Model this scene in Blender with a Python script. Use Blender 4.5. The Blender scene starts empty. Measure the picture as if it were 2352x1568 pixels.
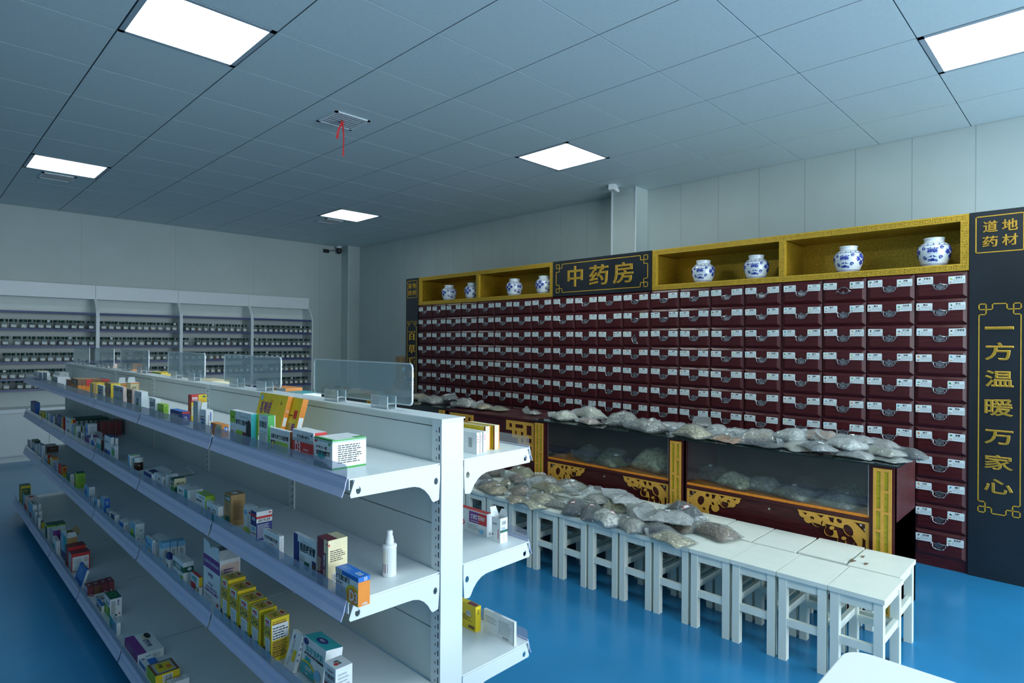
import bpy, math, random
from mathutils import Vector, Matrix
S = bpy.context.scene
C = S.collection
R = math.radians
rnd = random.Random(7)

# ------------------------------------------------------------------ camera, world, exposure, daylight
cam = bpy.data.cameras.new('camera'); cam.lens = 1383.93 / 2352 * 36; cam.sensor_width = 36; cam.clip_start = .02
camo = bpy.data.objects.new('camera', cam); C.objects.link(camo)
def cam_axes(yaw, pitch, roll):
    f = Vector((math.sin(yaw) * math.cos(pitch), math.cos(yaw) * math.cos(pitch), math.sin(pitch)))
    r = Vector((math.cos(yaw), -math.sin(yaw), 0)); u = r.cross(f)
    c, s = math.cos(roll), math.sin(roll)
    return c * r + s * u, -s * r + c * u, f
cr, cu, cf = cam_axes(.791431, .00118, .006533)
camo.matrix_world = Matrix(((cr.x, cu.x, -cf.x, 0), (cr.y, cu.y, -cf.y, 0), (cr.z, cu.z, -cf.z, 1.5), (0, 0, 0, 1)))
S.camera = camo
S.view_settings.view_transform = 'Standard'; S.view_settings.look = 'None'
S.view_settings.gamma = 1; S.view_settings.use_curve_mapping = False
S.view_settings.exposure = 0.6
cy = S.cycles
cy.use_denoising = True; cy.max_bounces = 7; cy.diffuse_bounces = 4; cy.glossy_bounces = 3
cy.transmission_bounces = 4; cy.transparent_max_bounces = 14; cy.caustics_reflective = False; cy.caustics_refractive = False
cy.sample_clamp_indirect = 6; cy.use_adaptive_sampling = True; cy.adaptive_threshold = .02
W = bpy.data.worlds.new('world'); S.world = W; W.use_nodes = True
bg = W.node_tree.nodes['Background']; bg.inputs[0].default_value = (.55, .72, .9, 1); bg.inputs[1].default_value = .6
PANEL = 11.0           # radiance of the ceiling light panels
PANEL_COL = (.90, 1.0, .98, 1)
def area(name, loc, rot, sx, sy, power, col):
    l = bpy.data.lights.new(name, 'AREA'); l.shape = 'RECTANGLE'; l.size = sx; l.size_y = sy; l.energy = power; l.color = col
    o = bpy.data.objects.new(name, l); C.objects.link(o); o.location = loc; o.rotation_euler = rot
    return o
# daylight falling in through the shop-front windows behind the camera
area('daylight_one', (1.2, -3.35, 1.55), (R(90), 0, 0), 2.6, 2.3, 90, (.80, .92, 1))
area('daylight_two', (4.2, -3.35, 1.55), (R(90), 0, 0), 2.6, 2.3, 120, (.80, .92, 1))

# ------------------------------------------------------------------ materials
M = {}
def mat(name, col, rough=.5, metal=0, noise=.06, scale=14, bump=0, spec=.5, coat=0, stretch=None, emis=None, estr=0):
    m = bpy.data.materials.new(name); m.use_nodes = True
    nt = m.node_tree; p = nt.nodes['Principled BSDF']
    p.inputs['Roughness'].default_value = rough; p.inputs['Metallic'].default_value = metal
    p.inputs['Specular IOR Level'].default_value = spec; p.inputs['Coat Weight'].default_value = coat
    p.inputs['Base Color'].default_value = (*col, 1)
    if emis: p.inputs['Emission Color'].default_value = (*emis, 1); p.inputs['Emission Strength'].default_value = estr
    if noise or bump:
        tc = nt.nodes.new('ShaderNodeTexCoord'); no = nt.nodes.new('ShaderNodeTexNoise')
        no.inputs['Scale'].default_value = scale; no.inputs['Detail'].default_value = 3
        if stretch:
            mp = nt.nodes.new('ShaderNodeMapping'); mp.inputs['Scale'].default_value = stretch
            nt.links.new(tc.outputs['Object'], mp.inputs[0]); nt.links.new(mp.outputs[0], no.inputs['Vector'])
        else: nt.links.new(tc.outputs['Object'], no.inputs['Vector'])
        if noise:
            rp = nt.nodes.new('ShaderNodeValToRGB'); e = rp.color_ramp.elements
            e[0].position = .3; e[1].position = .7
            e[0].color = (*[max(0, c * (1 - noise)) for c in col], 1); e[1].color = (*[min(1, c * (1 + noise)) for c in col], 1)
            nt.links.new(no.outputs['Fac'], rp.inputs[0]); nt.links.new(rp.outputs[0], p.inputs['Base Color'])
        if bump:
            b = nt.nodes.new('ShaderNodeBump'); b.inputs['Strength'].default_value = bump; b.inputs['Distance'].default_value = .004
            nt.links.new(no.outputs['Fac'], b.inputs['Height']); nt.links.new(b.outputs[0], p.inputs['Normal'])
    M[name] = m
    return m
def clear_mat(name, tint, body, rough=.1, base=.06, edge=.5, gloss=1.0, bump=0, bscale=30):
    """thin clear plastic or glass: straight-through light, a little body and a sharp reflection towards grazing"""
    m = bpy.data.materials.new(name); m.use_nodes = True; nt = m.node_tree; n = nt.nodes
    n.remove(n['Principled BSDF']); out = n['Material Output']
    tr = n.new('ShaderNodeBsdfTransparent'); tr.inputs[0].default_value = (*tint, 1)
    df = n.new('ShaderNodeBsdfDiffuse'); df.inputs[0].default_value = (*body, 1)
    gl = n.new('ShaderNodeBsdfGlossy'); gl.inputs['Roughness'].default_value = rough; gl.inputs[0].default_value = (gloss, gloss, gloss, 1)
    lw = n.new('ShaderNodeLayerWeight'); lw.inputs['Blend'].default_value = .35
    mr = n.new('ShaderNodeMapRange'); mr.inputs['To Min'].default_value = base; mr.inputs['To Max'].default_value = edge
    m1 = n.new('ShaderNodeMixShader'); m2 = n.new('ShaderNodeMixShader'); l5 = n.new('ShaderNodeLayerWeight'); l5.inputs['Blend'].default_value = .5; pw = n.new('ShaderNodeMath'); pw.operation = 'POWER'; pw.inputs[1].default_value = 5; fr = n.new('ShaderNodeMath'); fr.operation = 'MULTIPLY_ADD'; fr.inputs[1].default_value = .9; fr.inputs[2].default_value = .045
    nt.links.new(lw.outputs['Facing'], mr.inputs[0]); nt.links.new(mr.outputs[0], m1.inputs[0])
    nt.links.new(tr.outputs[0], m1.inputs[1]); nt.links.new(df.outputs[0], m1.inputs[2])
    nt.links.new(l5.outputs['Facing'], pw.inputs[0]); nt.links.new(pw.outputs[0], fr.inputs[0]); nt.links.new(fr.outputs[0], m2.inputs[0]); nt.links.new(m1.outputs[0], m2.inputs[1]); nt.links.new(gl.outputs[0], m2.inputs[2])
    nt.links.new(m2.outputs[0], out.inputs[0])
    if bump:
        tc = n.new('ShaderNodeTexCoord'); no = n.new('ShaderNodeTexNoise'); no.inputs['Scale'].default_value = bscale; no.inputs['Detail'].default_value = 2
        no.inputs['Distortion'].default_value = 1.2
        b = n.new('ShaderNodeBump'); b.inputs['Strength'].default_value = bump; b.inputs['Distance'].default_value = .01
        nt.links.new(tc.outputs['Object'], no.inputs['Vector']); nt.links.new(no.outputs['Fac'], b.inputs['Height'])
        for s in (gl, l5, df): nt.links.new(b.outputs[0], s.inputs['Normal'])
    M[name] = m
    return m
mat('wall_paint', (.50, .58, .565), .55, noise=.03, scale=3)
mat('wall_seam', (.40, .45, .45), .7, noise=0)
mat('tile', (.58, .70, .72), .5, noise=.03, scale=60)
mat('grid_dark', (.03, .04, .05), .8, noise=.05)
mat('grid_bar', (.36, .44, .49), .5, noise=.03)
mat('floor_blue', (.022, .21, .43), .20, noise=.10, scale=1.6, spec=.45)
mat('white_steel', (.72, .78, .80), .38, noise=.02, scale=5)
mat('white_board', (.64, .71, .71), .45, noise=.02, scale=5)
mat('slot_dark', (.03, .03, .04), .8, noise=.05)
mat('strip_lavender', (.53, .57, .80), .28, noise=.03, scale=20, stretch=(30, 1, 30))
mat('strip_navy', (.05, .07, .20), .35, noise=.05)
mat('stool_paint', (.78, .81, .72), .40, noise=.035, scale=8)
mat('stool_chip', (.20, .08, .05), .8, noise=.1)
mat('rosewood', (.066, .010, .012), .33, noise=.35, scale=10, stretch=(1, 1, 9), spec=.4)
mat('rosewood_dark', (.035, .010, .014), .40, noise=.3, scale=12, spec=.4)
mat('black_board', (.012, .016, .022), .30, noise=.25, scale=3, spec=.55)
mat('gold_carved', (.72, .42, .06), .32, metal=.75, noise=.12, scale=40)
mat('gold_frame', (.66, .40, .035), .38, metal=.25, noise=.12, scale=30)
mat('gold_foil', (.50, .31, .025), .34, metal=.55, noise=.25, scale=70, bump=.35)
mat('gold_wood', (.72, .37, .055), .45, noise=.08, scale=30)
mat('lattice_glow', (.46, .40, .015), .35, noise=.2, scale=12, stretch=(1, 1, 5))
mat('orange_cloth', (.86, .27, .02), .55, noise=.10, scale=40)
mat('pewter', (.34, .34, .36), .30, metal=.9, noise=.3, scale=90)
mat('label_paper', (.70, .78, .77), .6, noise=.03)
mat('ink', (.02, .02, .025), .6, noise=.1)
mat('grey_ink', (.33, .36, .37), .6, noise=.1)
mat('porcelain', (.72, .78, .80), .16, noise=.03, coat=.4)
mat('cobalt', (.03, .05, .33), .2, noise=.35, scale=30, coat=.4)
mat('kraft', (.30, .20, .115), .7, noise=.12, scale=25)
mat('ribbon_red', (.60, .02, .02), .5, noise=.1)
mat('black_plastic', (.02, .02, .022), .35, noise=.1)
mat('white_plastic', (.82, .85, .86), .32, noise=.02)
mat('brown_glass', (.045, .016, .010), .12, noise=.1)
mat('lid_green', (.006, .045, .038), .35, noise=.15)
mat('screw', (.62, .64, .64), .3, metal=.7, noise=.1)
mat('light_panel', (1, 1, 1), .5, noise=0, emis=PANEL_COL[:3], estr=PANEL)
mat('light_panel_far', (1, 1, 1), .5, noise=0, emis=PANEL_COL[:3], estr=PANEL * .5)
mat('table_white', (.86, .89, .92), .35, noise=.015, scale=4)
mat('table_leg', (.55, .57, .6), .35, metal=.6, noise=.05)
mat('chrome', (.6, .62, .64), .2, metal=.9, noise=.05)
clear_mat('acrylic', (.86, .92, .94), (.55, .66, .70), .05, .16, .45)
clear_mat('acrylic_edge', (.9, .95, .96), (.80, .88, .92), .1, .55, .9)
clear_mat('clip_clear', (.93, .96, .97), (.75, .83, .86), .06, .10, .75)
clear_mat('lip_clear', (.84, .86, .92), (.55, .57, .68), .08, .12, .45)
clear_mat('case_glass', (.88, .92, .92), (.10, .13, .13), .03, .03, .12)
clear_mat('top_glass', (.35, .43, .42), (.02, .04, .04), .03, .35, .6)
clear_mat('jar_glass', (.82, .86, .85), (.45, .52, .52), .06, .10, .55)
clear_mat('bag_film', (.93, .95, .95), (.46, .50, .49), .13, .10, .40, 1.0, bump=.9, bscale=26)
clear_mat('bag_film_milky', (.90, .93, .94), (.56, .60, .60), .16, .28, .58, 1.0, bump=.8, bscale=22)
for n_, c_ in dict(w=(.78, .81, .82), k=(.02, .02, .025), r=(.62, .03, .03), g=(.05, .36, .07), b=(.02, .16, .55), n=(.025, .035, .20), y=(.80, .58, .02),
                   o=(.80, .26, .03), p=(.20, .04, .25), m=(.20, .035, .05), t=(.42, .25, .09), c=(.78, .68, .42), e=(.42, .46, .48), a=(.03, .40, .42),
                   l=(.36, .60, .05), d=(.012, .11, .07), s=(.22, .52, .76), q=(.45, .46, .66), i=(.78, .55, .48), z=(.19, .085, .04)).items():
    mat('print_' + n_, c_, .42, noise=.05, scale=30)
    M[n_] = M['print_' + n_]
for n_, c_, b_ in (('herb_tan', (.34, .25, .13), .9), ('herb_brown', (.16, .10, .06), .9), ('herb_grey', (.30, .28, .24), .8), ('herb_white', (.60, .58, .52), .9), ('herb_green', (.15, .16, .07), .9),
                   ('herb_dark', (.035, .035, .045), .7), ('herb_cream', (.62, .56, .38), .5), ('herb_seed', (.42, .36, .23), 1), ('herb_noodle', (.66, .60, .36), 1), ('herb_olive', (.24, .21, .09), .9), ('herb_orange', (.46, .22, .10), .8)):
    mat(n_, c_, .8, noise=.55, scale=55 if n_ not in ('herb_noodle',) else 40, bump=b_)

# ------------------------------------------------------------------ mesh helpers
class MB:
    def __init__(s): s.v = []; s.f = []; s.m = []; s.mats = []
    def mi(s, m):
        m = M[m] if isinstance(m, str) else m
        if m not in s.mats: s.mats.append(m)
        return s.mats.index(m)
    def add(s, vs, fs, m):
        k = len(s.v); i = s.mi(m); s.v += [tuple(v) for v in vs]
        for f in fs: s.f.append(tuple(k + a for a in f)); s.m.append(i)
        return s
    def quad(s, a, b, c, d, m): return s.add([a, b, c, d], [(0, 1, 2, 3)], m)
    def box(s, x0, x1, y0, y1, z0, z1, m, faces=None):
        vs = [(x, y, z) for z in (z0, z1) for y in (y0, y1) for x in (x0, x1)]
        fs = {'b': (0, 2, 3, 1), 't': (4, 5, 7, 6), 'f': (0, 1, 5, 4), 'k': (2, 6, 7, 3), 'l': (0, 4, 6, 2), 'r': (1, 3, 7, 5)}
        for k in fs:
            s.add(vs, [fs[k]], faces.get(k, m) if faces else m)
        return s
    def prism(s, pts, axis, a0, a1, m, cap=True):
        """closed 2D outline extruded along an axis; pts are the other two axes in x<y<z order"""
        def P(p, a): return (a, p[0], p[1]) if axis == 'x' else (p[0], a, p[1]) if axis == 'y' else (p[0], p[1], a)
        n = len(pts); vs = [P(p, a0) for p in pts] + [P(p, a1) for p in pts]
        fs = [(i, (i + 1) % n, n + (i + 1) % n, n + i) for i in range(n)]
        if cap: fs += [tuple(range(n))[::-1], tuple(range(n, 2 * n))]
        return s.add(vs, fs, m)
    def lathe(s, prof, m, n=24, cx=0, cy=0, z0=0):
        vs = []; fs = []
        for r, z in prof:
            for k in range(n):
                a = 2 * math.pi * k / n; vs.append((cx + r * math.cos(a), cy + r * math.sin(a), z0 + z))
        for j in range(len(prof) - 1):
            for k in range(n): fs.append((j * n + k, j * n + (k + 1) % n, (j + 1) * n + (k + 1) % n, (j + 1) * n + k))
        return s.add(vs, fs, m)
    def tube(s, pts, r, m, n=8):
        pts = [Vector(p) for p in pts]; vs = []; fs = []
        for i, p in enumerate(pts):
            t = (pts[min(i + 1, len(pts) - 1)] - pts[max(i - 1, 0)]).normalized()
            a = t.cross(Vector((0, 0, 1)) if abs(t.z) < .9 else Vector((1, 0, 0))).normalized(); b = t.cross(a)
            rr = r[i] if isinstance(r, (list, tuple)) else r
            for k in range(n):
                q = 2 * math.pi * k / n; vs.append(p + rr * (math.cos(q) * a + math.sin(q) * b))
        for i in range(len(pts) - 1):
            for k in range(n): fs.append((i * n + k, i * n + (k + 1) % n, (i + 1) * n + (k + 1) % n, (i + 1) * n + k))
        fs += [tuple(range(n))[::-1], tuple(range((len(pts) - 1) * n, len(pts) * n))]
        return s.add(vs, fs, m)
    def ell(s, o, u, v, ru, rv, m, n=20):
        o, u, v = Vector(o), Vector(u), Vector(v)
        return s.add([o + u * ru * math.cos(2 * math.pi * k / n) + v * rv * math.sin(2 * math.pi * k / n) for k in range(n)], [tuple(range(n))], m)
    def mesh(s, name):
        me = bpy.data.meshes.new(name); me.from_pydata([tuple(v) for v in s.v], [], s.f)
        for m in s.mats: me.materials.append(m)
        me.polygons.foreach_set('material_index', s.m); me.update()
        return me
    def build(s, name, parent=None, loc=None, bevel=0, smooth=False, rot=None):
        return obj(name, s.mesh(name), parent, loc, bevel, smooth, rot)
def obj(name, me, parent=None, loc=None, bevel=0, smooth=False, rot=None):
    o = bpy.data.objects.new(name, me); C.objects.link(o)
    if parent: o.parent = parent
    if loc: o.location = loc
    if rot: o.rotation_euler = rot
    if smooth: me.polygons.foreach_set('use_smooth', [True] * len(me.polygons))
    if bevel:
        b = o.modifiers.new('edge', 'BEVEL'); b.width = bevel; b.segments = 2; b.limit_method = 'ANGLE'; b.angle_limit = R(40)
    return o
def tag(o, label, cat, group=None, kind=None):
    o['label'] = label; o['category'] = cat
    if group: o['group'] = group
    if kind: o['kind'] = kind
    return o
def thing(name, label, cat, loc=(0, 0, 0), rz=0, group=None):
    o = bpy.data.objects.new(name, None); C.objects.link(o); o.empty_display_size = .05
    o.location = loc; o.rotation_euler = (0, 0, rz)
    return tag(o, label, cat, group)
def struct(name, mb, bevel=0):
    o = mb.build(name, bevel=bevel); o['kind'] = 'structure'; return o
def copy_tree(o, parent=None):
    c = o.copy(); C.objects.link(c); c.parent = parent
    for ch in list(o.children): copy_tree(ch, c)
    return c
_txt = {}
def text_geo(t, bold=0, vertical=False):
    """outline of a line of lettering as filled flat faces, lower left at the origin, height of the line 1"""
    key = (t, bold, vertical)
    if key not in _txt:
        c = bpy.data.curves.new('lettering', 'FONT'); c.body = '\n'.join(t) if vertical else t; c.resolution_u = 2; c.offset = bold; c.space_line = 1.05
        o = bpy.data.objects.new('lettering', c); C.objects.link(o)
        me = bpy.data.meshes.new_from_object(o.evaluated_get(bpy.context.evaluated_depsgraph_get()))
        vs = [v.co.copy() for v in me.vertices]; fs = [tuple(p.vertices) for p in me.polygons]
        bpy.data.objects.remove(o); bpy.data.curves.remove(c); bpy.data.meshes.remove(me)
        x0 = min(v.x for v in vs); y0 = min(v.y for v in vs); x1 = max(v.x for v in vs); y1 = max(v.y for v in vs)
        _txt[key] = ([(v.x - x0, v.y - y0) for v in vs], fs, x1 - x0, y1 - y0)
    return _txt[key]
def put_text(mb, t, o, u, v, w, h, m, n=None, bold=.012, stretch=True, vertical=False, flip=False, lift=0):
    """fit lettering into the w x h cell with corner o, along the unit vectors u (reading direction) and v (up)"""
    vs, fs, tw, th = text_geo(t, bold, vertical)
    o, u, v = Vector(o), Vector(u), Vector(v)
    sx, sy = w / tw, h / th
    if not stretch: sx = sy = min(sx, sy)
    else: sx = min(sx, sy * 1.25); sy = min(sy, sx * 1.7)
    ox, oy = (w - tw * sx) / 2, (h - th * sy) / 2
    nn = u.cross(v) * lift
    P = [(o + nn + u * (ox + (tw - a if flip else a) * sx) + v * (oy + (th - b if flip else b) * sy)) for a, b in vs]
    mb.add(P, fs, m)
def carved(t, size, depth, bev, bold=.02):
    """solid raised lettering, one character, centred at the origin in the xy plane, front towards +z"""
    c = bpy.data.curves.new('lettering', 'FONT'); c.body = t; c.resolution_u = 3; c.offset = bold; c.size = size
    c.extrude = depth; c.bevel_depth = bev; c.bevel_resolution = 1; c.align_x = 'CENTER'; c.align_y = 'CENTER'
    o = bpy.data.objects.new('lettering', c); C.objects.link(o)
    me = bpy.data.meshes.new_from_object(o.evaluated_get(bpy.context.evaluated_depsgraph_get()))
    bpy.data.objects.remove(o); bpy.data.curves.remove(c)
    xs = [v.co.x for v in me.vertices]; ys = [v.co.y for v in me.vertices]
    cx, cy_ = (min(xs) + max(xs)) / 2, (min(ys) + max(ys)) / 2
    r = ([Vector((v.co.x - cx, v.co.y - cy_, v.co.z)) for v in me.vertices], [tuple(p.vertices) for p in me.polygons])
    bpy.data.meshes.remove(me)
    return r
def plate(outer, holes, thick):
    """flat sheet with cut-outs: outlines in xy, thickness along z; returns (verts, faces)"""
    c = bpy.data.curves.new('sheet', 'CURVE'); c.dimensions = '2D'; c.fill_mode = 'BOTH'; c.extrude = thick / 2
    for pts in [outer] + holes:
        sp = c.splines.new('POLY'); sp.points.add(len(pts) - 1); sp.use_cyclic_u = True
        for q, p in zip(sp.points, pts): q.co = (p[0], p[1], 0, 1)
    o = bpy.data.objects.new('sheet', c); C.objects.link(o)
    me = bpy.data.meshes.new_from_object(o.evaluated_get(bpy.context.evaluated_depsgraph_get()))
    bpy.data.objects.remove(o); bpy.data.curves.remove(c)
    r = ([v.co.copy() for v in me.vertices], [tuple(p.vertices) for p in me.polygons]); bpy.data.meshes.remove(me)
    return r
def onto(vs, o, u, v):
    o, u, v = Vector(o), Vector(u), Vector(v); n = u.cross(v)
    return [o + u * p[0] + v * p[1] + n * p[2] for p in vs]
def ordinal(i): return 'first second third fourth fifth sixth seventh eighth ninth tenth eleventh twelfth thirteenth fourteenth fifteenth'.split()[i]

# ------------------------------------------------------------------ the room
ZC = 3.188; XR = 5.783; YB = 9.83; XL = -3.4; YF = -3.5
TX, TY, TP = 1.4357, 2.6158, .6207                      # ceiling grid origin and pitch
mb = MB(); mb.box(XL, XR, YF, YB, -.1, 0, 'floor_blue'); struct('floor', mb)
LIGHTS = [(-1, 1), (-1, 7), (4, 7), (4, 1), (4, -4), (-1, -4), (-1, -9), (4, -9)]
VENTS = [(1, 2), (-1, 8), (4, 8)]
mb = MB(); mb.box(XL, XR, YF, YB, ZC + .012, ZC + .1, 'grid_dark')
i0, i1 = math.floor((XL - TX) / TP), math.ceil((XR - TX) / TP); j0, j1 = math.floor((YF - TY) / TP), math.ceil((YB - TY) / TP)
g = .0035
for i in range(i0, i1):
    for j in range(j0, j1):
        if (i, j) in LIGHTS: continue
        x0, x1 = max(XL, TX + i * TP), min(XR, TX + (i + 1) * TP); y0, y1 = max(YF, TY + j * TP), min(YB, TY + (j + 1) * TP)
        if x1 - x0 < .02 or y1 - y0 < .02: continue
        mb.box(x0 + g, x1 - g, y0 + g, y1 - g, ZC, ZC + .012, 'tile')
for i in range(i0 + 1, i1): mb.box(TX + i * TP - .002, TX + i * TP + .002, YF, YB, ZC + .002, ZC + .012, 'grid_dark')
struct('ceiling', mb)
def wall(name, x0, x1, y0, y1, seams, axis):
    mb = MB(); mb.box(x0, x1, y0, y1, 0, ZC + .05, 'wall_paint')
    for s in seams:
        if axis == 'y': mb.box(x0 - .0012, x0 + .001, s - .0018, s + .0018, 0, ZC, 'wall_seam')
        else: mb.box(s - .0018, s + .0018, y0 - .0012, y0 + .001, 0, ZC, 'wall_seam')
    return struct(name, mb)
wall('wall_right', XR, XR + .1, YF, YB, [.721 + .415 * k for k in range(-9, 22)], 'y')
wall('wall_back', XL, XR, YB, YB + .1, [1.69 + 1.15 * k for k in range(-4, 4)], 'x')
mb = MB(); mb.box(XL - .1, XL, YF, YB, 0, ZC + .05, 'wall_paint'); struct('wall_left', mb)
mb = MB()                                               # shop front with two tall windows
for x0, x1 in ((XL, -.15), (2.55, 2.85), (5.55, XR)): mb.box(x0, x1, YF - .1, YF, 0, ZC + .05, 'wall_paint')
for x0, x1 in ((-.15, 2.55), (2.85, 5.55)):
    mb.box(x0, x1, YF - .1, YF, 0, .35, 'wall_paint'); mb.box(x0, x1, YF - .1, YF, 2.75, ZC + .05, 'wall_paint')
struct('wall_front', mb)
for k, (x0, x1) in enumerate(((-.15, 2.55), (2.85, 5.55))):
    mb = MB()
    for a, b, c, d in ((x0, x1, .35, .41), (x0, x1, 2.69, 2.75), (x0, x0 + .06, .35, 2.75), (x1 - .06, x1, .35, 2.75), ((x0 + x1) / 2 - .03, (x0 + x1) / 2 + .03, .35, 2.75)):
        mb.box(a, b, YF - .07, YF - .02, c, d, 'chrome')
    w = struct('window_%d' % (k + 1), mb)
    mb = MB(); mb.box(x0 + .06, x1 - .06, YF - .05, YF - .044, .41, 2.69, 'case_glass'); mb.build('pane', w)['kind'] = 'structure'
mb = MB(); mb.box(5.55, XR, 3.62, 3.93, 0, ZC, 'wall_paint'); mb.box(5.543, 5.55, 3.612, 3.628, 0, ZC, 'white_steel'); mb.box(5.543, 5.55, 3.922, 3.938, 0, ZC, 'white_steel')
struct('trim_1', mb)                                    # boxed-in column on the right wall
mb = MB(); mb.box(5.56, XR, 9.58, YB, 0, ZC, 'wall_paint'); mb.box(5.55, 5.56, 9.572, 9.588, 0, ZC, 'white_steel'); struct('trim_2', mb)
mb = MB(); mb.box(XL, XR, YB - .012, YB, 0, .08, 'white_board'); struct('baseboard_back', mb)
mb = MB(); mb.box(XR - .012, XR, YF, YB, 0, .08, 'white_board'); struct('baseboard_right', mb)

# ------------------------------------------------------------------ ceiling fittings
LL = {(-1, 1): 'big square ceiling light panel at the upper left, cut by the picture top', (-1, 7): 'ceiling light panel above the white jar shelves, left of the ribbon vent',
      (4, 7): 'small distant ceiling light panel near the far corner camera', (4, 1): 'diamond shaped ceiling light panel before the boxed column',
      (4, -4): 'ceiling light panel at the upper right, cut by the picture edge', (-1, -4): 'ceiling light panel straight above the near shelf end',
      (-1, -9): 'ceiling light panel by the shop front, first bay', (4, -9): 'ceiling light panel by the shop front, second bay'}
for (i, j) in LIGHTS:
    x, y = TX + (i + .5) * TP, TY + (j + .5) * TP; h = TP / 2 - .004
    t = thing('ceiling_light', LL[(i, j)], 'ceiling light', (x, y, ZC - .002), 0, 'square ceiling light panels')
    mb = MB()
    for a, b, c, d in ((-h, h, -h, -h + .028), (-h, h, h - .028, h), (-h, -h + .028, -h, h), (h - .028, h, -h, h)): mb.box(a, b, c, d, 0, .014, 'grid_bar')
    mb.build('frame', t)
    mb = MB(); k = h - .028; mb.box(-k, k, -k, k, .003, .010, 'light_panel_far' if j == 7 else 'light_panel'); mb.build('diffuser', t)
VL = ['white slatted ceiling vent with a red ribbon tied to it', 'small white ceiling vent beside the light above the jar shelves', 'small white ceiling vent beside the distant light near the corner']
for (i, j), lab in zip(VENTS, VL):
    x, y = TX + (i + .5) * TP, TY + (j + .5) * TP
    if j == 8: y -= .1
    s = .145; t = thing('ceiling_vent', lab, 'ceiling vent', (x, y, ZC - .008), 0, 'ceiling vents')
    mb = MB()
    for a, b, c, d in ((-s, s, -s, -s + .022), (-s, s, s - .022, s), (-s, -s + .022, -s, s), (s - .022, s, -s, s)): mb.box(a, b, c, d, 0, .008, 'white_steel')
    mb.build('frame', t)
    mb = MB(); mb.box(-s + .02, s - .02, -s + .02, s - .02, .006, .0078, 'grid_bar'); mb.build('backing', t)
    for k in range(7):
        mb = MB(); yy = -s + .035 + k * .0368; mb.prism([(yy, 0), (yy + .02, .004), (yy + .02, .006), (yy, .002)], 'x', -s + .022, s - .022, 'white_steel'); mb.build('slat', t)
mb = MB()
def ribbon(x, y, z, l, dx, ph):
    a = []; b = []
    for k in range(13):
        q = k / 12; xx = x + dx * q + .006 * math.sin(ph + 5 * q); yy = y + .004 * math.cos(ph + 4 * q); tw = .5 * math.sin(ph + 2.5 * q)
        ww = .009; a.append((xx - ww * math.cos(tw), yy - ww * math.sin(tw), z - l * q)); b.append((xx + ww * math.cos(tw), yy + ww * math.sin(tw), z - l * q))
    for k in range(12): mb.quad(a[k], a[k + 1], b[k + 1], b[k], 'ribbon_red')
vx, vy = TX + 1.5 * TP, TY + 2.5 * TP
ribbon(vx - .01, vy, ZC - .006, .27, .015, 0); ribbon(vx - .015, vy, ZC - .006, .145, -.04, 2)
mb.tube([(vx - .025, vy, ZC - .012), (vx - .01, vy, ZC - .017), (vx + .005, vy, ZC - .012)], .006, 'ribbon_red')
tag(mb.build('ribbon'), 'thin red ribbon hanging in two tails from the ceiling vent', 'ribbon')
t = thing('emergency_light', 'small white emergency light box on the ceiling before the column', 'emergency light', (5.36, 3.78, ZC - .055), R(20))
mb = MB(); mb.box(-.07, .07, -.035, .035, 0, .055, 'white_plastic'); mb.build('housing', t, bevel=.006)
for s in (-1, 1): MB().lathe([(0, 0), (.02, .004), (.024, .016), (.02, .03), (0, .034)], 'white_plastic', 14, s * .035, -.034, -.012).build('lamp_head', t, smooth=True)
t = thing('security_camera', 'small black dome camera high in the far corner', 'security camera', (5.46, 9.74, ZC - .14))
MB().lathe([(0, .14), (.05, .14), (.05, .11), (.035, .1), (0, .1)], 'white_plastic', 18).build('mount', t, smooth=True)
MB().lathe([(0, .0), (.028, .008), (.045, .035), (.05, .07), (.045, .1), (0, .105)], 'black_plastic', 18).build('dome', t, smooth=True)
t = thing('junction_box', 'small black cable box on the far wall by the corner', 'cable box', (5.25, YB - .001, ZC - .13))
mb = MB(); mb.box(-.05, .05, -.03, 0, 0, .06, 'black_plastic'); mb.build('box', t, bevel=.006)
mb = MB(); mb.tube([(.05, -.015, .03), (.12, -.015, .05), (.16, -.02, .06)], .006, 'black_plastic'); mb.build('cable', t)

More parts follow.
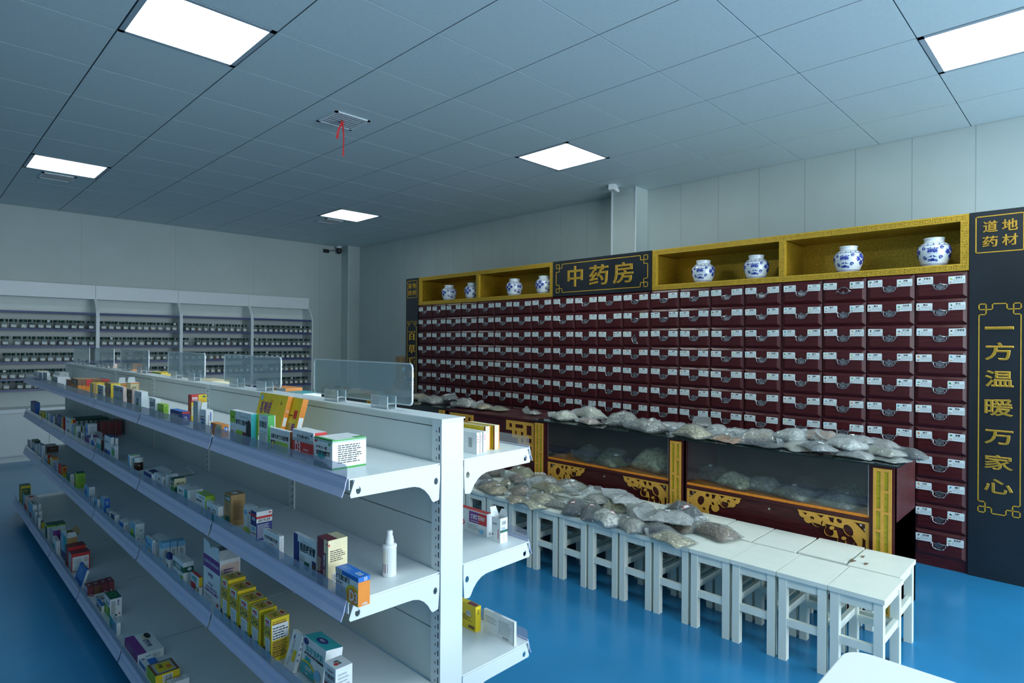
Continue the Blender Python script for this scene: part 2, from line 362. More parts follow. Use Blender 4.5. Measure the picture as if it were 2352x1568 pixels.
# ------------------------------------------------------------------ white wall shelving with herb jars
BX = [-.205, .80, 1.81, 2.815, 3.825, 4.83]
ROWZ = [1.628, 1.418, 1.214, 1.01, .79]
BAY = ['bay cut by the picture edge', 'first bay from the left', 'second bay', 'third bay', 'bay nearest the corner']
UL = ['white wall shelving unit mostly outside the picture at the far end', 'white jar shelving unit farthest from the corner column', 'white jar shelving unit second from the picture edge',
      'white jar shelving unit third from the picture edge', 'white jar shelving unit at the end nearest the corner']
prof = [(9.81, 0.64), (9.46, .64), (9.45, 1.78), (9.465, 1.88), (9.52, 1.97), (9.58, 2.04), (9.81, 2.04)]
for b in range(5):
    x0, x1 = BX[b], BX[b + 1]
    t = thing('wall_shelving_unit', UL[b], 'shelving unit', ((x0 + x1) / 2, 9.63, 0), 0, 'white jar shelving along the back wall')
    ox, oy = (x0 + x1) / 2, 9.63
    def sub(name, mb, bev=0, par=None):
        mb.v = [(v[0] - ox, v[1] - oy, v[2]) for v in mb.v]; return mb.build(name, par or t, bevel=bev)
    mb = MB(); mb.box(x0 + .004, x1 - .004, 9.44, 9.81, .07, .60, 'white_board'); sub('base_cabinet', mb)
    mb = MB(); mb.box(x0 + .004, x1 - .004, 9.47, 9.80, 0, .07, 'white_board'); sub('plinth', mb)
    mb = MB(); mb.box(x0 + .002, x1 - .002, 9.425, 9.81, .60, .645, 'white_steel'); sub('worktop', mb, .004)
    for k in range(2):
        a = x0 + .006 + k * .5; mb = MB(); mb.box(a, a + .488, 9.425, 9.44, .085, .588, 'white_board'); sub('door', mb, .002)
    mb = MB(); mb.box(x0 + .01, x1 - .01, 9.80, 9.81, .64, 2.2, 'white_board'); sub('back_panel', mb)
    mb = MB(); mb.prism([(9.60, 2.035), (9.81, 2.035), (9.81, 2.22), (9.60, 2.22)], 'x', x0 + .001, x1 - .001, 'white_steel'); sub('header_panel', mb, .002)
    for xs in ((x0, x0 + .02), (x1 - .02, x1)):
        mb = MB(); mb.prism([(p[0], p[1]) for p in prof], 'x', xs[0] + .0005, xs[1] - .0005, 'white_steel'); sub('side_panel', mb)
    for zs in [1.845] + [.88 if (b == 1 and z < .8) else z for z in ROWZ]:
        mb = MB(); mb.box(x0 + .021, x1 - .021, 9.48, 9.80, zs - .018, zs, 'white_board'); sh = sub('shelf', mb)
        mb = MB(); mb.prism([(9.466, zs - .022), (9.478, zs - .022), (9.478, zs + .004), (9.470, zs + .004)], 'x', x0 + .022, x1 - .022, 'strip_navy'); sub('price_strip', mb, 0, sh)
JARS = {
(1,0): [.868, .952, 1.049, 1.132, 1.217, 1.3, 1.386, 1.469, 1.552, 1.635, 1.743], (1,1): [.875, .989, 1.086, 1.175, 1.258, 1.341, 1.424, 1.507, 1.59, 1.673, 1.748],
(1,2): [.895, .979, 1.066, 1.151, 1.236, 1.319, 1.402, 1.485, 1.569, 1.652], (1,3): [.868, .951, 1.037, 1.121, 1.204, 1.287, 1.37, 1.453, 1.536], (1,4): [.889, 1.015, 1.101, 1.184],
(2,0): [1.885, 1.968, 2.051, 2.135, 2.218, 2.301, 2.385, 2.468, 2.559, 2.657, 2.742], (2,1): [1.889, 1.972, 2.057, 2.149, 2.232, 2.33, 2.413, 2.501, 2.585, 2.67, 2.753],
(2,2): [1.89, 1.973, 2.057, 2.182, 2.281, 2.365, 2.449, 2.532, 2.615, 2.699, 2.752], (2,3): [2.16, 2.25, 2.36, 2.451, 2.534, 2.617, 2.7],
(3,0): [2.902, 2.986, 3.07, 3.157, 3.255, 3.352, 3.443, 3.533, 3.627, 3.727], (3,1): [2.898, 3.054, 3.143, 3.226, 3.31, 3.393, 3.48, 3.57, 3.66, 3.755],
(3,2): [2.905, 2.988, 3.071, 3.155, 3.238, 3.323, 3.41, 3.495, 3.579, 3.663, 3.752], (3,3): [2.917, 3.0, 3.083, 3.182, 3.265, 3.349, 3.433, 3.516, 3.599, 3.683, 3.75],
(4,0): [3.893, 3.973, 4.054, 4.136, 4.22, 4.303, 4.387, 4.47, 4.553, 4.637, 4.68, 4.76], (4,1): [3.909, 3.996, 4.08, 4.17, 4.253, 4.342, 4.437, 4.523, 4.609, 4.69, 4.765],
(4,2): [3.905, 3.988, 4.072, 4.155, 4.245, 4.335, 4.419, 4.502, 4.59, 4.673, 4.756], (4,3): [3.897, 3.984, 4.149, 4.235, 4.319, 4.402, 4.486, 4.569, 4.652, 4.736],
(4,4): [3.982, 4.066, 4.149, 4.232, 4.316, 4.399, 4.482, 4.566, 4.649, 4.732]}
def spaced(xs, d=.0815):
    out = []
    for x in xs: out.append(max(x, out[-1] + d) if out else x)
    return out
def jar_proto(cmat, lvl, with_label):
    r = thing('herb_jar', 'x', 'jar')
    MB().lathe([(0, 0), (.034, 0), (.037, .004), (.037, .078), (.033, .084)], 'jar_glass', 14).build('glass_body', r, smooth=True)
    MB().lathe([(0, .084), (.0385, .084), (.0385, .112), (.036, .114), (0, .114)], 'lid_green', 14).build('lid', r)
    MB().lathe([(0, .003), (.033, .003), (.0335, lvl * .8), (.025, lvl), (0, lvl + .003)], cmat, 12).build('herb_contents', r, smooth=True)
    mb = MB(); a0 = -1.571
    W_, z0, z1 = (.9, .016, .052)
    pts = [(a0 + (k / 6 - .5) * 2 * W_ * .85) for k in range(7)]
    for k in range(6):
        p = [(.0378 * math.cos(a), .0378 * math.sin(a)) for a in (pts[k], pts[k + 1])]
        mb.quad((*p[0], z0), (*p[1], z0), (*p[1], z1), (*p[0], z1), 'label_paper')
    for k in (2, 3, 4):
        a = pts[k] + .06; p = [(.0382 * math.cos(q), .0382 * math.sin(q)) for q in (a, a + .12)]
        mb.quad((*p[0], .040), (*p[1], .040), (*p[1], .048), (*p[0], .048), 'ink')
    mb.build('paper_label', r)
    return r
JP = [jar_proto(c, l, 1) for c, l in (('herb_brown', .06), ('herb_tan', .05), ('herb_dark', .07), ('herb_white', .045), ('herb_green', .055), ('herb_orange', .05), ('herb_grey', .07))]
CN = ['brown herb', 'tan herb', 'dark herb', 'pale herb', 'green herb', 'reddish herb', 'grey herb']
SHN = ['top jar shelf', 'second jar shelf', 'third jar shelf', 'fourth jar shelf', 'lowest jar shelf']
BN = ['', 'bay farthest from corner', 'second shelving bay', 'third shelving bay', 'shelving bay nearest corner']
used = set()
for (b, r), xs in JARS.items():
    xs = spaced(xs)
    for k, x in enumerate(xs):
        q = rnd.choice((0, 0, 1, 2, 2, 3, 4, 5, 6)); zz = .88 if (b == 1 and r == 4) else ROWZ[r]
        o = JP[q] if q not in used else copy_tree(JP[q]); used.add(q)
        o.location = (x, 9.53 + rnd.uniform(-.006, .006), zz); o.rotation_euler = (0, 0, rnd.uniform(-.25, .25) + (.1 if b < 3 else .25))
        o['label'] = 'dark lidded glass jar, %s from left, %s, %s' % (ordinal(k), SHN[r], BN[b]); o['group'] = 'herb jars on the %s' % SHN[r]
        if (b * 7 + r * 5 + k * 3) % 11 == 0:
            mb = MB(); mb.box(-.014, .014, -.0405, -.0388, .088, .112, 'label_paper'); mb.build('lid_sticker', o)
for q, p in enumerate(JP):
    if q not in used:
        for ch in list(p.children): bpy.data.objects.remove(ch)
        bpy.data.objects.remove(p)

# ------------------------------------------------------------------ herb drawer cabinets
CX = 4.919; UY = [.645 + 1.199 * k for k in range(6)]; DH = .1742; Z0 = .074
NAMES = ('当归 黄芪 甘草 白术 茯苓 川芎 熟地 党参 枸杞 红花 桂枝 柴胡 黄芩 黄连 陈皮 半夏 麦冬 丹参 杜仲 牛膝 防风 荆芥 薄荷 菊花 金银花 连翘 板蓝根 桔梗 杏仁 苏叶 木香 砂仁 '
         '厚朴 枳壳 山药 山楂 麦芽 神曲 鸡内金 酸枣仁').split()
RIGHT = [('何首乌', '皂角子'), ('秦皮', '薤白'), ('栀子', '八角茴香'), ('桂枝', '麻黄'), ('防风', '荆芥'), ('白芷', '藁本'), ('羌活', '香薷'), ('蔓荆子', '辛夷'), ('升麻', '葛根'), ('柴胡', '木贼'), ('生麻黄', '紫苏梗')]
SECOND = [('红景', '沉香'), ('秦皮', '玉米须'), ('红豆蔻', '灯心草'), ('细辛', '辛夷'), ('谷精子', '木贼'), ('芫花', '麦冬'), ('牛膝', '牛蒡子'), None, None, None, None]
def label_mesh(name):
    mb = MB(); w, h = .046, .025
    pts = []
    for sx, sy, a0 in ((1, 1, 0), (-1, 1, 90), (-1, -1, 180), (1, -1, 270)):
        for k in range(3):
            a = R(a0 + 45 * k); pts.append((-sx * (w - .004) - .004 * math.cos(a), sy * (h - .004) + .004 * math.sin(a)))
    mb.add([(0, p[0], p[1]) for p in pts], [tuple(range(len(pts)))], 'label_paper')
    if name:
        wd = .016 * len(name) + .008
        put_text(mb, name, (-.0006, .014 + .002 * (len(name) - 2), .007), (0, -1, 0), (0, 0, 1), min(wd, .062), .013, 'ink', bold=.03, stretch=False)
    q = random.Random(name)
    c = q.choice(('g', 'a', 'l', 'd', 'o', 'z'))
    for k in range(3): mb.ell((-.0006, .034 - q.uniform(0, .008), .014 - q.uniform(0, .012)), (0, 1, 0), (0, 0, 1), q.uniform(.003, .006), q.uniform(.002, .005), c, 8)
    for k in range(2): mb.ell((-.0006, .036 - k * .008, -.014), (0, 1, 0), (0, 0, 1), .004, .003, q.choice(('z', 'o', 't', 'k')), 8)
    for k in range(4):
        y = .018; z = .003 - k * .006
        while y > -.040:
            l = q.uniform(.006, .018); e = max(-.042, y - l)
            mb.quad((-.0005, y, z), (-.0005, e, z), (-.0005, e, z - .002), (-.0005, y, z - .002), 'grey_ink'); y = e - .003
    return mb.mesh('paper_label')
LM = {}
def label_of(name):
    if name not in LM: LM[name] = label_mesh(name)
    return LM[name]
mb = MB()                                                # cast bail handle: two rosettes, crest, drop bail
for s in (-1, 1):
    mb.lathe([(0, 0), (.006, .0), (.008, .003)], 'pewter', 10, 0, 0, 0)
    v0 = len(mb.v) - 30
    for i in range(v0, len(mb.v)): mb.v[i] = (-mb.v[i][2] - .002, s * .036 + mb.v[i][0], .013 + mb.v[i][1])
    mb.tube([(-.003, s * .036, .014), (-.006, s * .043, .018), (-.006, s * .048, .013), (-.006, s * .045, .007)], [.004, .004, .0035, .002], 'pewter', 6)
    mb.tube([(-.003, s * .030, .014), (-.005, s * .020, .013), (-.005, s * .010, .016), (-.005, 0, .017)], .003, 'pewter', 6)
for a in range(5):
    q = R(90 + 72 * a); mb.ell((-.0085, .006 * math.cos(q), .018 + .006 * math.sin(q)), (0, -1, 0), (0, 0, 1), .0045, .0045, 'pewter', 8)
mb.tube([(-.008, -.036, .012), (-.012, -.036, -.004), (-.014, -.026, -.016), (-.015, -.012, -.020), (-.015, 0, -.021), (-.015, .012, -.020), (-.014, .026, -.016), (-.012, .036, -.004), (-.008, .036, .012)],
        [.0025, .003, .0035, .004, .005, .004, .0035, .003, .0025], 'pewter', 7)
mb.add([(-.001, -.028, .012), (-.001, .028, .012), (-.003, .022, -.010), (-.004, 0, -.015), (-.003, -.022, -.010)], [(0, 4, 3, 2, 1)], 'pewter')
HANDLE = mb.mesh('handle')
mb = MB()
for s in (-1, 1):
    mb.tube([(-.003, s * .036, .0), (-.006, s * .043, .004), (-.006, s * .048, -.001), (-.006, s * .045, -.007)], [.004, .004, .0035, .002], 'pewter', 6)
mb.tube([(-.006, -.036, -.002), (-.008, -.034, .016), (-.009, -.016, .028), (-.009, 0, .030), (-.009, .016, .028), (-.008, .034, .016), (-.006, .036, -.002)], [.0025, .003, .004, .005, .004, .003, .0025], 'pewter', 7)
mb.tube([(-.003, .036, -.002), (-.005, .018, -.014), (-.005, 0, -.018), (-.005, -.018, -.014), (-.003, -.036, -.002)], .003, 'pewter', 6)
mb.ell((-.006, 0, -.006), (0, -1, 0), (0, 0, 1), .010, .008, 'pewter', 8)
HANDLE_UP = mb.mesh('handle')
mb = MB()
w, h, bz = .1465, .0855, .024
o4 = [(0, w, -h), (0, -w, -h), (0, -w, h), (0, w, h)]; b4 = [(.012, p[1], p[2]) for p in o4]
i4 = [(-.013, w - bz, -h + bz * .8), (-.013, -w + bz, -h + bz * .8), (-.013, -w + bz, h - bz * .8), (-.013, w - bz, h - bz * .8)]
mb.add(o4 + i4, [(4, 5, 6, 7)[::1]] + [(k, (k + 1) % 4, 4 + (k + 1) % 4, 4 + k) for k in range(4)], 'rosewood')
mb.add(b4 + o4, [(k, (k + 1) % 4, 4 + (k + 1) % 4, 4 + k) for k in range(4)], 'rosewood')
DRAWER = mb.mesh('drawer')
CLAB = ['red herb drawer cabinet nearest the tall right black scroll board', 'red herb drawer cabinet under the inner half of the right gold niche', 'red herb drawer cabinet directly under the black name sign',
        'red herb drawer cabinet under the left gold niche, beside the name sign cabinet', 'red herb drawer cabinet next to the narrow left black scroll board']
for u in range(5):
    y0, y1 = UY[u], UY[u + 1]; yc = (y0 + y1) / 2
    t = thing('herb_cabinet', CLAB[u], 'drawer cabinet', (CX, yc, 0), 0, 'red herb drawer cabinets')
    mb = MB(); hw = (y1 - y0) / 2 - .001
    mb.box(.012, .41, -hw, hw, 0, 1.99, 'rosewood_dark'); mb.box(.002, .012, -hw, -hw + .006, .0, 1.99, 'rosewood'); mb.box(.002, .012, hw - .006, hw, 0, 1.99, 'rosewood')
    mb.build('body', t)
    mb = MB(); mb.box(.004, .012, -hw + .006, hw - .006, 0, Z0 - .002, 'rosewood'); mb.build('plinth', t)
    for c in range(4):
        for r in range(11):
            yy = hw - .004 - (c + .5) * ((2 * hw - .008) / 4); zz = 1.988 - (r + .5) * DH
            d = obj('drawer', DRAWER, t, (0, yy, zz))
            nm = (NAMES[(u * 17 + c * 5 + r * 7) % len(NAMES)], NAMES[(u * 11 + c * 13 + r * 3 + 20) % len(NAMES)])
            if u == 0 and c == 3: nm = RIGHT[r]
            if u == 0 and c == 2 and SECOND[r]: nm = SECOND[r]
            for s, n_ in ((1, nm[0]), (-1, nm[1])):
                l = obj('paper_label', label_of(n_), d, (-.0140, s * .090 + rnd.uniform(-.003, .003), .034 + rnd.uniform(-.003, .002)), 0, False, (rnd.uniform(-.03, .03), 0, 0))
            up = (u == 0 and c == 1 and r == 0); fallen = (u == 2 and c == 3 and r == 2)
            hd = obj('handle', HANDLE_UP if up else HANDLE, d, (-.014, 0, -.010), 0, False, (R(68), 0, 0) if fallen else None)
            if fallen: hd.location = (-.014, .004, -.024); hd['label'] = 'handle hanging loose from one screw'
            if up: hd['label'] = 'handle with its bail flipped up'

# ------------------------------------------------------------------ gold display niches with porcelain jars
def niche(y0, y1, ym, lab):
    yc = (y0 + y1) / 2; t = thing('display_niche', lab, 'display niche', (CX - .006, yc, 1.992), 0, 'gold display niches above the drawers')
    H = .372; hw = (y1 - y0) / 2 - .002; f = .046
    mb = MB()
    mb.box(.40, .415, -hw, hw, 0, H, 'gold_foil'); mb.box(.02, .40, -hw, hw, 0, f - .004, 'gold_foil'); mb.box(.02, .40, -hw, hw, H - f + .004, H, 'gold_foil')
    mb.box(.02, .40, -hw, -hw + .03, f, H - f, 'gold_foil'); mb.box(.02, .40, hw - .03, hw, f, H - f, 'gold_foil'); m_ = ym - yc
    mb.box(.02, .40, m_ - .02, m_ + .02, f, H - f, 'gold_foil'); mb.build('lining', t)
    mb = MB()
    def bar(a, b, c, d): mb.box(0, .03, a, b, c, d, 'gold_frame')
    bar(-hw, hw, 0, f); bar(-hw, hw, H - f, H); bar(-hw, -hw + f, f, H - f); bar(hw - f, hw, f, H - f); bar(m_ - .024, m_ + .024, f, H - f)
    mb.build('frame', t, bevel=.004)
    mb = MB()                                            # raised key fret running round the frame
    def key(o, uy, uz, L):
        n = max(1, int(L / .058)); st = L / n; e = .0035
        for k in range(n):
            a = k * st
            for x0, x1, z0, z1 in ((0, st * .92, .008, .012), (0, .0045, .008, .034), (0, st * .62, .030, .034), (st * .56, st * .62, .018, .034), (st * .25, st * .62, .018, .022), (st * .76, st * .92, .019, .023), (st * .76, st * .81, .019, .037), (st * .76, st * 1.0, .034, .037)):
                P = [(a + x0, z0), (a + x1, z0), (a + x1, z1), (a + x0, z1)]
                mb.add([(-.0012, o[0] + uy[0] * p + uz[0] * q, o[1] + uy[1] * p + uz[1] * q) for p, q in P], [(0, 1, 2, 3)], 'gold_carved')
    key((hw - .01, 0), (-1, 0), (0, 1), 2 * hw - .02); key((hw - .01, H - f), (-1, 0), (0, 1), 2 * hw - .02)
    key((hw, f), (0, 1), (-1, 0), H - 2 * f); key((-hw + f, f), (0, 1), (-1, 0), H - 2 * f); key((m_ + .023, f), (0, 1), (-1, 0), H - 2 * f)
    mb.build('key_fret', t)
niche(.645, 3.024, 1.842, 'long gold display niche to the right of the black name sign')
niche(4.240, 6.641, 5.452, 'long gold display niche to the left of the black name sign')
JPROF = [(0, 0), (.066, 0), (.070, .004), (.074, .012), (.094, .070), (.1005, .105), (.098, .128), (.088, .148), (.070, .163), (.060, .168), (.059, .172), (.060, .190), (.064, .197), (.062, .200), (.054, .199), (.052, .17), (.0, .16)]
def jr(z):
    for (r0, z0), (r1, z1) in zip(JPROF[1:], JPROF[2:]):
        if z0 <= z <= z1 and z1 > z0: return r0 + (r1 - r0) * (z - z0) / (z1 - z0)
    return .07
def wrap(vs, fs, mb, ang, z0, m, sc=1.0, lift=.0010):
    """lay flat artwork (metres) on the jar's side around angle ang, centred at height z0"""
    P = []
    for a, b in vs:
        z = z0 + b; r = jr(max(.005, min(.165, z))) + lift; q = ang + a / .098; P.append((r * math.cos(q), r * math.sin(q), z))
    mb.add(P, fs, m)
def scroll(cx, cz, r, turns, w, s=1):
    vs = []; fs = []; n = int(14 * turns)
    for k in range(n + 1):
        q = k / n; a = s * q * turns * 2 * math.pi; rr = r * (1 - .8 * q); ww = w * (1 - .5 * q)
        for e in (-ww, ww): vs.append((cx + (rr + e) * math.cos(a), cz + (rr + e) * math.sin(a)))
    for k in range(n): fs.append((2 * k, 2 * k + 1, 2 * k + 3, 2 * k + 2))
    return vs, fs
def leaf(cx, cz, l, w, a):
    ca, sa = math.cos(a), math.sin(a); P = [(0, 0), (l * .3, w), (l * .7, w * .8), (l, 0), (l * .7, -w * .8), (l * .3, -w)]
    return [(cx + p * ca - q * sa, cz + p * sa + q * ca) for p, q in P], [(0, 1, 2, 3, 4, 5)]
def jar_art(mb):
    for ang, ch in ((0, 1), (math.pi, 1)):
        if ch:
            vs, fs, tw, th = text_geo('藥', .02); s = .066 / th
            wrap([(-(a - tw / 2) * -s, (b - th / 2) * s) for a, b in vs], fs, mb, ang, .095, 'cobalt', lift=.0014)
    q = random.Random(3)
    for base in (math.pi / 2, -math.pi / 2):
        for s in (-1, 1):
            for (cx, cz, r) in ((.030, .028, .019), (.028, -.022, .017), (.060, .004, .015)):
                wrap(*scroll(s * cx, cz, r, 2.2, .0032, s), mb, base, .095, 'cobalt')
                for k in range(5): wrap(*leaf(s * cx, cz, r * 1.5, .0035, k * 1.256 + s * .4), mb, base, .095, 'cobalt')
        wrap(*scroll(0, .0, .011, 1.6, .003), mb, base, .098, 'cobalt')
        for k in range(8): wrap(*leaf(0, .0, .020, .005, k * .785), mb, base, .098, 'cobalt', lift=.0008)
    for ang in (0, math.pi):                             # lotus sprigs under and around the character
        for k in range(7): wrap(*leaf(0, -.058, .020, .0045, .2 + k * .46), mb, ang, .095, 'cobalt')
        for s in (-1, 1):
            wrap(*scroll(s * .050, -.035, .013, 1.8, .003, s), mb, ang, .095, 'cobalt'); wrap(*scroll(s * .054, .030, .012, 1.8, .003, s), mb, ang, .095, 'cobalt')
            wrap(*scroll(s * .024, -.054, .009, 1.5, .0025, -s), mb, ang, .095, 'cobalt')
    n = 48
    for z0, z1 in ((.012, .0145), (.018, .020), (.143, .146), (.163, .1655)):
        vs = []; 
        for k in range(n):
            for z in (z0, z1): rr = jr(z) + .0009; vs.append((rr * math.cos(2 * math.pi * k / n), rr * math.sin(2 * math.pi * k / n), z))
        mb.add(vs, [(2 * k, (2 * k + 2) % (2 * n), (2 * k + 3) % (2 * n), 2 * k + 1) for k in range(n)], 'cobalt')
    for k in range(16):
        wrap(*leaf(0, 0, .012, .004, R(20)), mb, k * math.pi / 8, .150, 'cobalt')
rj = thing('porcelain_jar', 'x', 'porcelain jar')
MB().lathe(JPROF, 'porcelain', 36).build('jar_body', rj, smooth=True)
mb = MB(); jar_art(mb); mb.build('painted_decoration', rj)
PJ = [(.852, 'blue and white jar nearest the tall right scroll board', 180), (1.388, 'blue and white jar just right of the right niche divider', 176), (2.083, 'blue and white jar just left of the right niche divider', 190), (2.556, 'blue and white jar nearest the name sign in the right niche', 186),
      (4.446, 'blue and white jar nearest the name sign in the left niche', 262), (4.906, 'blue and white jar second from the name sign, left niche', 255), (5.644, 'blue and white jar partly behind the left niche divider', 262), (6.096, 'blue and white jar farthest from the sign, left niche', 250)]
for k, (y, lab, az) in enumerate(PJ):
    o = rj if k == 0 else copy_tree(rj)
    o.location = (5.0, y, 2.0345); o.rotation_euler = (0, 0, R(az + 4)); o['label'] = lab; o['group'] = 'blue and white jars in the gold niches'

# ------------------------------------------------------------------ black boards with gold lettering
US, VS = (0, -1, 0), (0, 0, 1)
def frame_line(mb, y0, y1, z0, z1, x, w, corner):
    """thin gold line frame on a board facing -x; corner = size of the squared knots at the corners"""
    def hb(a, b, z): mb.box(x - .002, x, min(a, b) - w / 2, max(a, b) + w / 2, z - w / 2, z + w / 2, 'gold_frame')
    def vb(y, a, b): mb.box(x - .002, x, y - w / 2, y + w / 2, min(a, b) - w / 2, max(a, b) + w / 2, 'gold_frame')
    if not corner:
        hb(y0, y1, z0); hb(y0, y1, z1); vb(y0, z0, z1); vb(y1, z0, z1); return
    k = corner
    for sy, ya in ((1, y0), (-1, y1)):
        for sz, za in ((1, z0), (-1, z1)):
            hb(ya, ya + sy * k, za); hb(ya, ya + sy * k, za + sz * k); vb(ya, za, za + sz * k); vb(ya + sy * k, za, za + sz * k * 1.9)
            hb(ya, ya + sy * k, za + sz * k * 1.9); hb(ya + sy * k, ya + sy * k * 1.9, za + sz * k); vb(ya + sy * k * 1.9, za, za + sz * k)
    hb(y0 + 1.9 * k, y1 - 1.9 * k, z0); hb(y0 + 1.9 * k, y1 - 1.9 * k, z1); vb(y0, z0 + 1.9 * k, z1 - 1.9 * k); vb(y1, z0 + 1.9 * k, z1 - 1.9 * k)
def chars(t, items, x):
    for ch, y, z, w, h in items:
        vs, fs = carved(ch, .2, .003, .002, .0015)
        ww = max(v.x for v in vs) * 2; hh = max(v.y for v in vs) * 2
        sx = w / ww; sy = min(h / hh, sx * 1.1) if ch != '一' else sx
        mb = MB(); mb.add(onto([(v.x * sx, v.y * sy, v.z) for v in vs], (x, y, z), US, VS), fs, 'gold_carved'); mb.build('gold_character', t)
t = thing('name_sign', 'black sign with three big gold characters above the drawers', 'sign', (0, 0, 0))
mb = MB(); mb.box(4.905, 5.3, 3.027, 4.237, 1.990, 2.364, 'black_board'); mb.build('board', t, bevel=.003)
mb = MB(); frame_line(mb, 3.065, 4.188, 2.030, 2.328, 4.905, .006, .042); mb.build('gold_border', t)
chars(t, [('中', 3.931, 2.188, .20, .215), ('药', 3.630, 2.180, .235, .205), ('房', 3.340, 2.180, .235, .205)], 4.904)
t = thing('scroll_board', 'tall black board with gold characters, cut by the right picture edge', 'sign board', (0, 0, 0), 0, 'black scroll boards beside the drawers')
mb = MB(); mb.box(4.905, 5.33, .345, .643, 0, 2.364, 'black_board'); mb.build('board', t, bevel=.003)
mb = MB(); frame_line(mb, .372, .610, 2.098, 2.330, 4.905, .006, 0); frame_line(mb, .383, .592, .425, 1.766, 4.905, .006, .036); mb.build('gold_border', t)
chars(t, [('道', .537, 2.262, .075, .075), ('地', .440, 2.262, .078, .075), ('药', .538, 2.166, .078, .07), ('材', .440, 2.168, .078, .072)]
      + [(c_, .490, z_, .145, h_) for c_, z_, h_ in (('一', 1.610, .05), ('方', 1.461, .115), ('温', 1.287, .105), ('暖', 1.105, .110), ('万', .915, .092), ('家', .755, .095), ('心', .602, .092))], 4.904)
t = thing('scroll_board', 'narrow black board with gold characters at the far end of drawers', 'sign board', (0, 0, 0), 0, 'black scroll boards beside the drawers')
mb = MB(); mb.box(4.905, 5.33, 6.643, 6.915, 0, 2.364, 'black_board'); mb.build('board', t, bevel=.003)
mb = MB(); frame_line(mb, 6.665, 6.880, 2.100, 2.330, 4.905, .006, 0); frame_line(mb, 6.672, 6.880, .42, 1.776, 4.905, .006, .036); mb.build('gold_border', t)
chars(t, [('道', 6.822, 2.262, .075, .075), ('地', 6.725, 2.262, .078, .075), ('药', 6.822, 2.166, .078, .07), ('材', 6.725, 2.168, .078, .072)]
      + [(c_, 6.776, z_, .145, h_) for c_, z_, h_ in (('百', 1.580, .12), ('草', 1.400, .115), ('巧', 1.230, .115), ('治', 1.06, .11), ('天', .90, .10), ('下', .74, .095), ('疾', .59, .095))], 4.904)

# ------------------------------------------------------------------ rosewood display counters
KX = 3.73; KB = 4.20
def fret_corner(flip):
    out = [(0, 0), (.333, 0), (.333, -.318), (.238, -.318), (.238, -.205), (.145, -.205), (.145, -.145), (.075, -.145), (.075, -.085), (0, -.085)]
    H = [(.03, -.026, .072, -.06), (.104, -.026, .205, -.058), (.104, -.085, .13, -.118), (.238, -.026, .304, -.108), (.172, -.086, .208, -.118), (.172, -.145, .21, -.178), (.238, -.135, .304, -.172), (.265, -.2, .304, -.24), (.265, -.268, .304, -.294)]
    hs = [[(a, b), (c, b), (c, d), (a, d)] for a, b, c, d in H]
    if flip: out = [(.333 - x, y) for x, y in out]; hs = [[(.333 - x, y) for x, y in h] for h in hs]
    return plate(out, hs, .012)
def arc(cx, cy_, r, a0, a1, n=7): return [(cx + r * math.cos(R(a0 + (a1 - a0) * k / n)), cy_ + r * math.sin(R(a0 + (a1 - a0) * k / n))) for k in range(n + 1)]
def scroll_bracket(flip):
    out = [(0, 0), (.378, 0), (.372, -.012)] + arc(.346, -.018, .024, 10, -150) + arc(.318, -.046, .024, 40, -210)[1:] + arc(.268, -.052, .030, 20, -215) + [(.228, -.045)] + arc(.205, -.095, .026, 50, -215) + [(.168, -.08)] + arc(.14, -.135, .022, 40, -200) + [(.112, -.15), (.095, -.19), (.085, -.225), (0, -.225)]
    tear = lambda x, y, a, b, q=0: [(x + a * math.cos(R(t_)) * math.cos(R(q)) - b * math.sin(R(t_)) * math.sin(R(q)), y + a * math.cos(R(t_)) * math.sin(R(q)) + b * math.sin(R(t_)) * math.cos(R(q))) for t_ in range(0, 360, 30)]
    hs = [[(.352, -.010), (.335, -.026), (.322, -.012)], [(.272, -.008), (.232, -.008), (.248, -.026)], [(.212, -.010), (.178, -.010), (.182, -.040), (.2, -.036)], tear(.152, -.022, .016, .012, 20), tear(.296, -.035, .012, .010), tear(.236, -.055, .014, .012, 40), tear(.19, -.07, .013, .010, -30),
          tear(.105, -.065, .034, .024, 60), tear(.128, -.115, .012, .009), [(.02, -.012), (.078, -.012), (.022, -.062)], [(.018, -.10), (.034, -.09), (.038, -.19), (.018, -.205)], tear(.066, -.150, .030, .011, 80), tear(.072, -.196, .010, .008)]
    if flip: out = [(.378 - x, y) for x, y in out]; hs = [[(.378 - x, y) for x, y in h] for h in hs]
    return plate(out, hs, .010)
FC = [fret_corner(False), fret_corner(True)]; SB = [scroll_bracket(False), scroll_bracket(True)]
